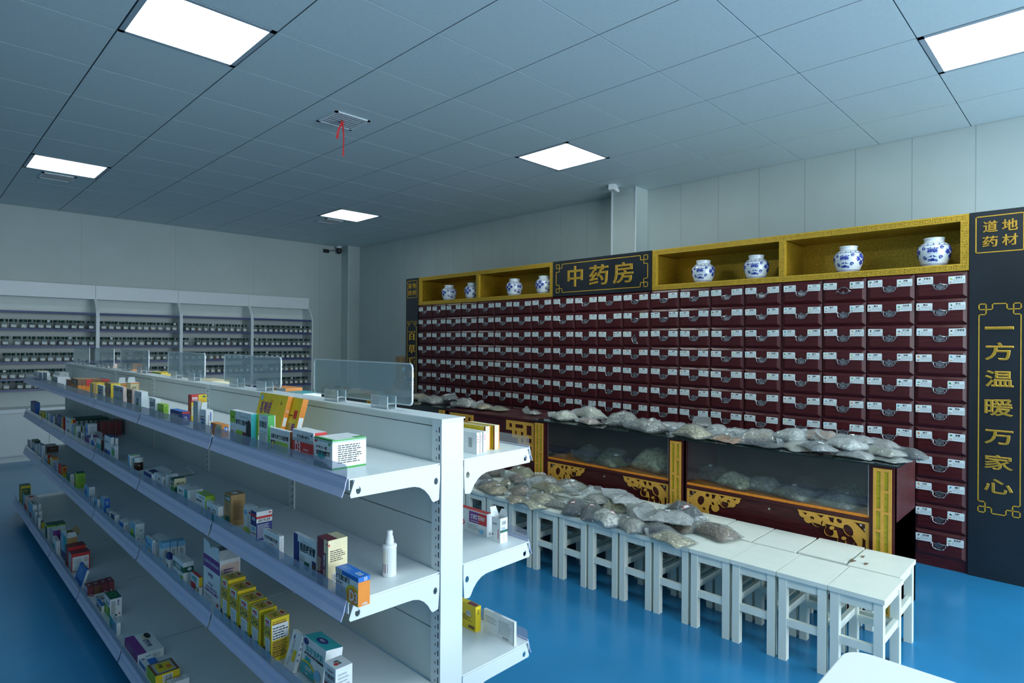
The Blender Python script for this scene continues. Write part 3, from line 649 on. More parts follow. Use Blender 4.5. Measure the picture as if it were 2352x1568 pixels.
def counter(lab, y0, y1, posts, window, corners=None):
    yc = (y0 + y1) / 2
    t = thing('display_counter', lab, 'display counter', (KX, yc, 0), 0, 'rosewood display counters')
    l0, l1 = y0 - yc, y1 - yc; D = KB - KX; ht = .846
    mb = MB()
    if window:
        mb.box(0, D, l0, l0 + .018, .0, ht, 'rosewood'); mb.box(0, D, l1 - .018, l1, 0, ht, 'rosewood'); mb.box(D - .018, D, l0, l1, .0, ht, 'rosewood_dark')
        mb.box(.02, D, l0, l1, .0, .535, 'rosewood'); mb.box(0.002, D, l0, l1, .527, .547, 'rosewood')
        a, b = window[0] - yc, window[1] - yc
        mb.box(0, .016, l0, a, .527, ht, 'rosewood'); mb.box(0, .016, b, l1, .527, ht, 'rosewood'); mb.box(0, .02, l0, a, 0, .527, 'rosewood'); mb.box(0, .02, b, l1, 0, .527, 'rosewood')
        mb.build('body', t)
        mb = MB(); mb.box(.006, D - .02, a + .002, b - .002, .547, .563, 'orange_cloth'); mb.build('cloth_lined_shelf', t)
        mb = MB(); mb.box(.004, .009, a + .001, b - .001, .564, ht - .002, 'case_glass'); mb.build('glass_front', t)
        mb = MB()
        for q in (a + .003, b - .006): mb.box(.001, .004, q, q + .003, .56, ht, 'chrome')
        mb.build('glass_clip', t)
        for k, ya in ((0, b), (1, a + .378)):
            mb = MB(); vs, fs = SB[k]; mb.add(onto(vs, (.010, ya, .522), US, VS), fs, 'gold_wood'); mb.build('scroll_bracket', t)
        for ya, z_ in ((b - .045, .497), (b - .025, .475), (a + .045, .497), (a + .025, .475), ((a + b) / 2, .487)):
            mb = MB(); mb.lathe([(0, -.004), (.0065, -.003), (.007, 0)], 'screw', 10)
            mb.v = [(p[2] + .020, p[0] + ya, p[1] + z_) for p in mb.v]; mb.build('screw', t)
    else:
        mb.box(.012, D, l0, l1, 0, .83, 'rosewood'); mb.build('body', t)
        mb = MB(); mb.box(-.006, D + .01, l0, l1, .83, .848, 'rosewood'); mb.build('wooden_top', t, bevel=.003)
        for k, ya in corners:
            mb = MB(); vs, fs = FC[k]; mb.add(onto(vs, (.006, ya - yc, .82), US, VS), fs, 'gold_wood'); mb.build('fretwork_corner', t)
    for p0, p1 in posts:
        a, b = p0 - yc, p1 - yc
        mb = MB(); mb.box(-.010, .006, a - .012, b + .012, 0, ht, 'rosewood'); mb.build('post', t)
        mb = MB(); mb.box(-.0125, -.011, a + .004, b - .004, .02, .826, 'lattice_glow'); mb.build('yellow_backing', t)
        w_ = b - a; c1 = w_ / 2; hs = []
        for col, cuts in ((0, (.20, .10, .17, .10, .17)), (1, (.10, .10, .20, .10, .20))):
            z_ = .016
            for c_ in cuts:
                x0 = .014 + col * (c1 - .006); x1 = x0 + c1 - .022
                if z_ + c_ < .80: hs.append([(x0, -z_), (x1, -z_), (x1, -z_ - c_), (x0, -z_ - c_)])
                z_ += c_ + .014
        vs, fs = plate([(0, 0), (w_, 0), (w_, -.812), (0, -.812)], hs, .008)
        mb = MB(); mb.add(onto(vs, (-.0165, b, .832), US, VS), fs, 'gold_wood'); mb.build('gold_lattice', t)
counter('display counter with window at the end nearest the white table', .799, 2.036, [(.815, .902)], (.925, 2.024))
counter('display counter with window holding noodle like herbs', 2.038, 3.412, [(2.052, 2.134), (3.302, 3.392)], (2.155, 3.267))
counter('solid counter section with two gold fretwork corners', 3.414, 4.57, [], None, [(0, 3.752), (1, 4.527)])
counter('display counter beyond the solid section, mostly behind white shelving', 4.572, 5.99, [(4.59, 4.672), (5.895, 5.98)], (4.69, 5.88))
counter('last display counter toward the far corner, behind white shelving', 5.992, 7.2, [(7.1, 7.19)], (6.0, 7.08))
mb = MB(); mb.box(3.700, 4.235, .785, 3.395, .8465, .8565, 'top_glass')
tag(mb.build('glass_worktop', bevel=.002), 'dark glass worktop over the two right display counters', 'glass top')
mb = MB(); mb.box(3.700, 4.235, 4.58, 7.21, .8465, .8565, 'top_glass')
tag(mb.build('glass_worktop', bevel=.002), 'dark glass worktop over the two far display counters', 'glass top')

# ------------------------------------------------------------------ white wooden stools
def stool_proto():
    t = thing('stool', 'x', 'stool'); hx, hy = .165, .112; L = .036
    mb = MB(); mb.box(-hx, hx, -hy, hy, .392, .413, 'stool_paint'); mb.build('seat', t, bevel=.004)
    ix, iy = hx - .008, hy - .007
    for sx in (-1, 1):
        for sy in (-1, 1):
            x0, x1 = sorted((sx * ix, sx * (ix - L))); y0, y1 = sorted((sy * iy, sy * (iy - L)))
            mb = MB(); mb.box(x0, x1, y0, y1, 0, .392, 'stool_paint'); mb.build('leg', t, bevel=.005)
    for sx in (-1, 1):
        x0, x1 = sorted((sx * (ix - .004), sx * (ix - .024)))
        mb = MB(); mb.box(x0, x1, -iy + L, iy - L, .350, .392, 'stool_paint'); mb.build('apron', t)
        mb = MB(); mb.box(x0, x1, -iy + L - .002, iy - L + .002, .165, .200, 'stool_paint'); mb.build('stretcher', t, bevel=.002)
    for sy in (-1, 1):
        y0, y1 = sorted((sy * (iy - .006), sy * (iy - .026)))
        mb = MB(); mb.box(-ix + L, ix - L, y0, y1, .350, .392, 'stool_paint'); mb.build('apron', t)
        mb = MB(); mb.box(-ix + L - .002, ix - L + .002, y0, y1, .202, .236, 'stool_paint'); mb.build('stretcher', t, bevel=.002)
    return t
st = stool_proto(); first = True
front = [.667 + .2275 * k for k in range(16)]; back = [.684 + .236 * k for k in range(15)]
FN = ['front row white stool nearest the table corner, end of the row'] + ['front row white stool, %s from the white table' % ordinal(k) for k in range(1, 13)]
for k, y in enumerate(front[:15]):
    o = st if first else copy_tree(st); first = False
    o.location = (3.105 + rnd.uniform(-.004, .004), y + .113, 0); o.rotation_euler = (0, 0, rnd.uniform(-.006, .006))
    o['label'] = FN[k] if k < 13 else 'front row white stool, %s from the table, behind the shelf end' % ordinal(k)
    o['group'] = 'white stools in the front row'
for k, y in enumerate(back[:14]):
    o = copy_tree(st); o.location = (3.452 + (.012 if k % 3 == 1 else 0) + rnd.uniform(-.003, .003), y + .113, 0); o.rotation_euler = (0, 0, rnd.uniform(-.005, .005))
    o['label'] = 'back row white stool touching the counter, %s from the end nearest the table' % ordinal(k); o['group'] = 'white stools in the back row'
for k, (x, y, a, r, lab) in enumerate(((3.36, .905, .4, .020, 'curled dried herb scrap lying on the white stools'), (3.46, .885, 1.2, .012, 'tiny dried herb flake lying nearest the counter on stools'), (3.36, .845, .9, .014, 'round dried herb slice lying on the white stools'))):
    mb = MB(); n = 12; vs = []
    for q in range(n):
        b_ = 2 * math.pi * q / n; rr = r * (1 + .25 * math.sin(3 * b_ + k)); vs.append((x + rr * math.cos(b_ + a), y + .55 * rr * math.sin(b_ + a), .4135 + .003 * math.sin(2 * b_)))
    vs2 = [(p[0], p[1], p[2] + .004) for p in vs]
    mb.add(vs + vs2, [tuple(range(n))[::-1], tuple(range(n, 2 * n))] + [(q, (q + 1) % n, n + (q + 1) % n, n + q) for q in range(n)], 'herb_brown')
    tag(mb.build('herb_slice'), lab, 'dried herb', 'dried herb scraps on the stools')

# ------------------------------------------------------------------ white table, cartons
t = thing('white_table', 'white table corner with a rounded edge at the bottom right', 'table', (1.15, -.35, 0))
x0, x1, y0, y1, r_ = -.75, .505, -1.0, .805, .055
pts = []
for cx_, cy2, a0 in ((x1 - r_, y1 - r_, 0), (x0 + r_, y1 - r_, 90), (x0 + r_, y0 + r_, 180), (x1 - r_, y0 + r_, 270)):
    pts += [(cx_ + r_ * math.cos(R(a0 + 15 * k)), cy2 + r_ * math.sin(R(a0 + 15 * k))) for k in range(7)]
mb = MB(); mb.prism(pts, 'z', .722, .75, 'table_white'); mb.build('tabletop', t, bevel=.004)
for a in (x0 + .08, x1 - .08):
    for b in (y0 + .1, y1 - .1):
        mb = MB(); mb.box(a - .02, a + .02, b - .02, b + .02, 0, .722, 'table_leg'); mb.build('leg', t, bevel=.003)
for k, (za, zb, ya, yb, xa, xb, lab) in enumerate(((0, .48, 6.95, 7.27, 4.93, 5.30, 'kraft carton at the bottom of the stack by the far board'), (.481, .955, 6.94, 7.26, 4.94, 5.31, 'wide kraft carton, second from the bottom of the stack'),
        (.956, 1.185, 6.95, 7.22, 4.95, 5.30, 'kraft carton with a pale sticker, third in the stack'), (1.186, 1.288, 6.95, 7.225, 4.95, 5.30, 'flat kraft carton on top of the stack by the far board'))):
    t = thing('carton', lab, 'carton', ((xa + xb) / 2, (ya + yb) / 2, za), 0, 'kraft cartons stacked by the far board')
    a, b = (xb - xa) / 2, (yb - ya) / 2; h = zb - za
    mb = MB(); mb.box(-a, a, -b, b, 0, h, 'kraft'); mb.build('box', t, bevel=.004)
    mb = MB(); mb.box(-a - .0008, -a, -.02, .02, 0, h, 't'); mb.build('tape', t)
    if k == 2:
        mb = MB(); mb.box(-a - .0015, -a, -.09, -.02, .12, .18, 'label_paper'); mb.box(-a - .002, -a, -.085, -.025, .125, .15, 'a'); mb.build('sticker', t)
        mb = MB(); mb.box(-a - .0015, -a, -.11, -.085, .02, .05, 'label_paper'); mb.build('sticker', t)

# ------------------------------------------------------------------ white double sided gondola shelving
G0, BAYW, GA, GB = 1.292, .9, 1.040, 1.112               # near end, bay length, faces of the middle wall
ZS = {1: 1.168, 2: .871, 3: .556, 4: .125}
FX = {1: .757, 2: .757, 3: .757, 4: .690}
GC = (GA + GB) / 2
gon = thing('gondola_shelving', 'long white double sided shop shelving run full of medicine boxes', 'shop shelving', (GC, G0, 0))
def gpart(name, mb, par=None, bev=0, smooth=False):
    mb.v = [(p[0] - GC, p[1] - G0, p[2]) for p in mb.v]; return mb.build(name, par or gon, bevel=bev, smooth=smooth)
YE = G0 + 6 * BAYW
for k in range(7):
    y = G0 + k * BAYW; y0, y1 = (y, y + .042) if k == 0 else (y - .042, y) if k == 6 else (y - .021, y + .021)
    mb = MB(); mb.box(GA - .003, GB + .003, y0, y1, .0, 1.285, 'white_steel')
    for n in range(50):
        z = .05 + n * .0245
        for a, w_ in ((y0 + .0085, .0024), (y0 + .0215, .0016)):
            mb.box(GA - .0034, GA - .0029, a, a + w_ * 1.6, z, z + (.0155 if w_ > .002 else .006), 'slot_dark')
            mb.box(GB + .0029, GB + .0034, a, a + w_ * 1.6, z, z + .0155, 'slot_dark')
    gpart('upright_post', mb)
for k in range(6):
    y0, y1 = G0 + k * BAYW + (.042 if k == 0 else .021), G0 + (k + 1) * BAYW - (.042 if k == 5 else .021)
    mb = MB()
    for a, b in ((.10, .417), (.420, .702), (.705, .993), (.996, 1.264), (1.2665, 1.284)):
        mb.box(GA + .002, GB - .002, y0, y1, a, b, 'white_board')
    mb.box(GA + .008, GB - .008, y0, y1, .1, 1.28, 'slot_dark'); gpart('back_panel', mb)
    mb = MB(); a, b = G0 + k * BAYW - (.004 if k == 0 else -.001), G0 + (k + 1) * BAYW - (0 if k == 5 else .001)
    mb.box(GA - .006, GB + .006, a, b, 1.285, 1.2885, 'white_steel'); gpart('top_cap', mb, bev=.001)
def shelf(row, k, side):
    z = ZS[row]; y0, y1 = G0 + k * BAYW + .004, G0 + (k + 1) * BAYW - .004
    base = row == 4
    f = FX[row]; X = (lambda x: x) if side < 0 else (lambda x: GA + GB - x)
    def bx(mb, x0, x1, *a): xs = sorted((X(x0), X(x1))); mb.box(xs[0], xs[1], *a)
    mb = MB(); bx(mb, f, GA - .004, y0, y1, z - .003, z, 'white_steel')
    for yy in (y0, y1 - .002): bx(mb, f + .012, GA - .012, yy, yy + .002, z - .027, z - .003, 'white_steel')
    bx(mb, f, f + .002, y0, y1, z - .027, z - .003, 'white_steel')
    sh = gpart('shelf' if not base else 'base_shelf', mb)
    pr = [(f - .001, z + .002), (f - .005, z - .010), (f - .008, z - .024), (f - .016, z - .043), (f - .0175, z - .042), (f - .010, z - .024), (f - .0075, z - .010), (f - .003, z + .002)]
    mb = MB(); mb.prism([(X(p[0]), p[1]) for p in pr], 'y', y0 + .004, y1 - .006, 'strip_lavender')
    bx(mb, f - .0035, f - .0005, y0 + .004, y1 - .006, z + .0022, z + .0045, 'strip_lavender'); gpart('price_strip', mb, sh)
    mb = MB(); r_ = .010; pts = [(y0 + .006, z + .004), (y1 - .008, z + .004)] + [(y1 - .008 - r_ + r_ * math.cos(R(a)), z + .034 - r_ + r_ * math.sin(R(a))) for a in (0, 45, 90)] + [(y0 + .006 + r_ - r_ * math.cos(R(a)), z + .034 - r_ + r_ * math.sin(R(a))) for a in (90, 45, 0)]
    xs = sorted((X(f - .002), X(f - .001))); mb.prism(pts, 'x', xs[0], xs[1], 'lip_clear'); gpart('clear_front_lip', mb, sh)
    if not base:
        pr = [(f + .014, -.004), (f + .001, -.040), (f + .004, -.046), (f + .012, -.046), (f + .170, -.048), (f + .190, -.049), (f + .208, -.054), (f + .224, -.064), (f + .238, -.079), (f + .249, -.097), (f + .254, -.101), (f + .272, -.098), (f + .276, -.04), (f + .276, -.004)]
        if side < 0: pass
        for yy in ((y0 - .0035, y0 - .001), (y1 + .001, y1 + .0035)):
            mb = MB(); hole = lambda c, d: [(X(c) + .007 * math.cos(R(a)), z + d + .0095 * math.sin(R(a))) for a in range(0, 360, 30)]
            vs, fs = plate([(X(p[0]), z + p[1]) for p in pr], [hole(f + .024, -.030), hole(f + .262, -.046)], .0022)
            mb.add([(v.x, (yy[0] + yy[1]) / 2 - v.z, v.y) for v in vs], fs, 'white_steel'); gpart('bracket', mb, sh)
    else:
        mb = MB(); bx(mb, f + .06, f + .075, y0, y1, .0, z - .003, 'white_board'); gpart('kick_plate', mb, sh)
for k in range(6):
    for row in (1, 2, 3, 4):
        for side in (-1, 1): shelf(row, k, side)

# clear acrylic dividers standing in clips on the shelving top
AY = [(1.480, 2.094), (2.371, 2.981), (3.240, 3.842), (4.225, 4.913), (5.098, 5.697), (5.902, 6.555)]
AL = ['clear acrylic panel nearest the shelf end, on the shelving top', 'clear acrylic panel second from the shelf end, on top', 'clear acrylic panel third from the shelf end, on top', 'clear acrylic panel fourth from the shelf end, on top',
      'clear acrylic panel fifth from the shelf end, on top', 'clear acrylic panel farthest along the shelving top']
for k, (y0, y1) in enumerate(AY):
    t = thing('acrylic_panel', AL[k], 'acrylic panel', (GC, (y0 + y1) / 2, 1.2885), 0, 'acrylic panels along the shelving top')
    h = (y1 - y0) / 2; zb, zt = .018, .146; r_ = .014
    def outl(e): return [(s1 * (h - r_ - e) + s1 * (r_) * 0 + (r_ if 1 else 0) * math.cos(R(a)) * 1.0 if False else (s1 * (h - r_) + r_ * math.cos(R(a))) * (1 - e / h), ((zt + zb) / 2 + s2 * ((zt - zb) / 2 - r_) + r_ * math.sin(R(a)) - (zt + zb) / 2) * (1 - e / ((zt - zb) / 2)) + (zt + zb) / 2)
                         for s1, s2, a0 in ((1, 1, 0), (-1, 1, 90), (-1, -1, 180), (1, -1, 270)) for a in (a0, a0 + 45, a0 + 90)]
    o_ = outl(0); i_ = outl(.0032); n = len(o_); mb = MB()
    for x in (-.0025, .0025): mb.add([(x, p[0], p[1]) for p in i_], [tuple(range(n))], 'acrylic')
    for x in (-.0025, .0025):
        mb.add([(x, p[0], p[1]) for p in o_] + [(x, p[0], p[1]) for p in i_], [(q, (q + 1) % n, n + (q + 1) % n, n + q) for q in range(n)], 'acrylic_edge')
    mb.add([(-.0025, p[0], p[1]) for p in o_] + [(.0025, p[0], p[1]) for p in o_], [(q, (q + 1) % n, n + (q + 1) % n, n + q) for q in range(n)], 'acrylic_edge')
    mb.build('sheet', t)
    for s in (-1, 1):
        c = s * (h - .155) ; mb = MB(); w_ = .046
        for x0, x1 in ((-.0165, -.0140), (.0140, .0165)):
            mb.box(x0, x1, c - w_, c + w_, .0, .040, 'clip_clear')
            mb.box(x0 - .0003, x1 + .0003, c - w_, c + w_, .0385, .0405, 'acrylic_edge'); mb.box(x0 - .0003, x1 + .0003, c - w_, c + w_, .0165, .0180, 'acrylic_edge')
            for e in (-w_, w_ - .002): mb.box(x0 - .0003, x1 + .0003, c + e, c + e + .002, 0, .0405, 'acrylic_edge')
        mb.box(-.0165, .0165, c - w_, c + w_, 0, .0022, 'clip_clear'); mb.box(-.0140, .0140, c - w_, c + w_, .0155, .0178, 'clip_clear'); mb.build('clip', t)

# ------------------------------------------------------------------ printed boxes
def face(f, L, D, H):
    if f == 'F': return Vector((-.0004, L, 0)), Vector((0, -1, 0)), Vector((0, 0, 1)), L, H
    if f == 'E': return Vector((0, -.0004, 0)), Vector((1, 0, 0)), Vector((0, 0, 1)), D, H
    return Vector((0, L, H + .0004)), Vector((0, -1, 0)), Vector((1, 0, 0)), L, D
def prints(mb, spec, L, D, H, q):
    lift = {'F': 0, 'E': 0, 'T': 0}
    for s in spec.split(';'):
        if not s: continue
        f, k, a = s[0], s[1], s[2:].split(',')
        o, u, v, w, h = face(f, L, D, H); n = u.cross(v); lift[f] += .00012; o = o + n * lift[f]
        x0, y0, x1, y1 = [float(t) for t in a[:4]]
        P = lambda x, y: o + u * (x * w) + v * (y * h)
        if k == 'R': mb.quad(P(x0, y0), P(x1, y0), P(x1, y1), P(x0, y1), a[4])
        elif k == 'O':                                   # ellipse clipped to the face
            pts = [(min(1, max(0, x0 + x1 * math.cos(2 * math.pi * t / 24))), min(1, max(0, y0 + y1 * math.sin(2 * math.pi * t / 24)))) for t in range(24)]
            mb.add([P(*p) for p in pts], [tuple(range(24))], a[4])
        elif k in 'TVU': put_text(mb, a[5], P(x0, y0), u, v, (x1 - x0) * w, (y1 - y0) * h, a[4], vertical=k == 'V', flip=k == 'U', bold=.02)
        elif k == 'L':
            n_ = int(a[5])
            for r in range(n_):
                yb = y0 + (y1 - y0) * (n_ - 1 - r) / n_; hh = (y1 - y0) / n_ * .42; x = x0; end = x1 - (x1 - x0) * q.uniform(0, .3)
                while x < end:
                    e = min(end, x + (x1 - x0) * q.uniform(.06, .22)); mb.quad(P(x, yb), P(e, yb), P(e, yb + hh), P(x, yb + hh), a[4]); x = e + (x1 - x0) * .03
        elif k == 'B':
            mb.quad(P(x0, y0), P(x1, y0), P(x1, y1), P(x0, y1), 'w'); lift[f] += .0001; o2 = n * .0001; x = x0 + (x1 - x0) * .08
            while x < x1 - (x1 - x0) * .08:
                e = x + (x1 - x0) * q.uniform(.012, .045); mb.quad(*[P(*p) + o2 for p in ((x, y0 + (y1 - y0) * .15), (e, y0 + (y1 - y0) * .15), (e, y0 + (y1 - y0) * .9), (x, y0 + (y1 - y0) * .9))], 'k'); x = e + (x1 - x0) * q.uniform(.02, .05)
DHA = ('FR.22,.03,.85,.97,w;FR.12,.52,.96,.78,o;FR.16,.55,.92,.76,y;FT.18,.57,.9,.75,k,DHA;FR.3,.84,.72,.93,r;FL.34,.86,.68,.91,w,1;FL.3,.79,.8,.83,k,1;FL.28,.28,.8,.5,e,4;FO.14,.16,.12,.12,k;FO.36,.12,.11,.09,y;FR.62,.05,.94,.24,a;FR0,0,.5,.06,p;'
       'TR.1,.08,.9,.94,c;TR.18,.1,.85,.66,o;TR.22,.18,.82,.6,y;TT.24,.2,.8,.58,k,DHA;TR.3,.74,.7,.9,r;ER0,0,1,1,y;EL.1,.1,.9,.9,z,14')
GN = {1: 'medicine boxes on the top gondola shelf', 2: 'medicine boxes on the second gondola shelf', 3: 'medicine boxes on the third gondola shelf', 4: 'medicine boxes on the bottom gondola shelf',
      11: 'medicine boxes on the shelving back side', 12: 'medicine boxes on the shelving back side', 13: 'medicine boxes on the shelving back side'}
def med_box(row, x, y, z, L, D, H, design, label, opt=''):
    q = random.Random(label); cols, _, spec = design.partition(' '); cf, ce, ct = cols.split('/')
    op = dict((t.split('=') + ['1'])[:2] for t in opt.split(',') if t)
    mb = MB(); hollow = 'open' in op
    fc = {'l': cf, 'f': ce, 't': ct, 'k': ce, 'r': cf, 'b': ct}
    vs = [(a, b, c) for c in (0, H) for b in (0, L) for a in (0, D)]
    fs = {'b': (0, 2, 3, 1), 't': (4, 5, 7, 6), 'f': (0, 1, 5, 4), 'k': (2, 6, 7, 3), 'l': (0, 4, 6, 2), 'r': (1, 3, 7, 5)}
    for k in fs:
        if hollow and k == 't': continue
        mb.add(vs, [fs[k]], fc[k])
    if hollow: mb.box(.0015, D - .0015, .0015, L - .0015, .001, H * .45, 't' if cf == 'a' else 'e')
    spec = DHA + spec[1:] if spec.startswith('D') else spec
    prints(mb, spec, L, D, H, q)
    nm = 'carton' if 'DHA' in label or 'carton' in label else 'medicine_box'
    o = mb.build(nm); o.location = (x, y, z); tag(o, label, 'medicine box', GN[row])
    if 'tilt' in op:
        a = float(op['tilt']); o.rotation_euler = (0, a, 0); o.location.z = z + D * math.sin(a) + .0005
    if 'flap' in op or hollow:
        F = MB()
        if 'flap' in op:
            F.add([(.002, L * .9, H), (D - .002, L * .9, H), (D * .85, L * .8, H + min(.03, L * .4)), (D * .15, L * .8, H + min(.03, L * .4))], [(0, 1, 2, 3)], 'w')
        elif H > .15:
            h2 = .045
            F.add([(.0, L, H), (0, 0, H), (-.002, .005, H + h2), (-.002, L * .42, H + h2 * .8), (-.002, L * .5, H + h2 * .55), (-.002, L * .6, H + h2 * .9), (-.002, L - .004, H + h2 * 1.1)], [tuple(range(7))], 'w')
            F.add([(.0, 0, H), (D, 0, H), (D * .9, .035, H + .022), (D * .12, .03, H + .026)], [(0, 1, 2, 3)], 'w')
            F.add([(D, 0, H), (D, L, H), (D + .02, L * .9, H + .03), (D + .02, L * .1, H + .03)], [(0, 1, 2, 3)], 't')
        else:
            F.add([(0, L, H), (D, L, H), (D * .9, L + .012, H + .026), (D * .1, L + .012, H + .026)], [(0, 1, 2, 3)], 'w')
            F.add([(D, 0, H), (D, L, H), (D + .004, L * .8, H + .02), (D + .004, L * .2, H + .02)], [(0, 1, 2, 3)], 'w')
            F.add([(0, L * .1, H), (0, L * .9, H), (.014, L * .8, H - .012), (.014, L * .2, H - .012)], [(0, 1, 2, 3)], 'e')
        F.build('flap', o)
    return o
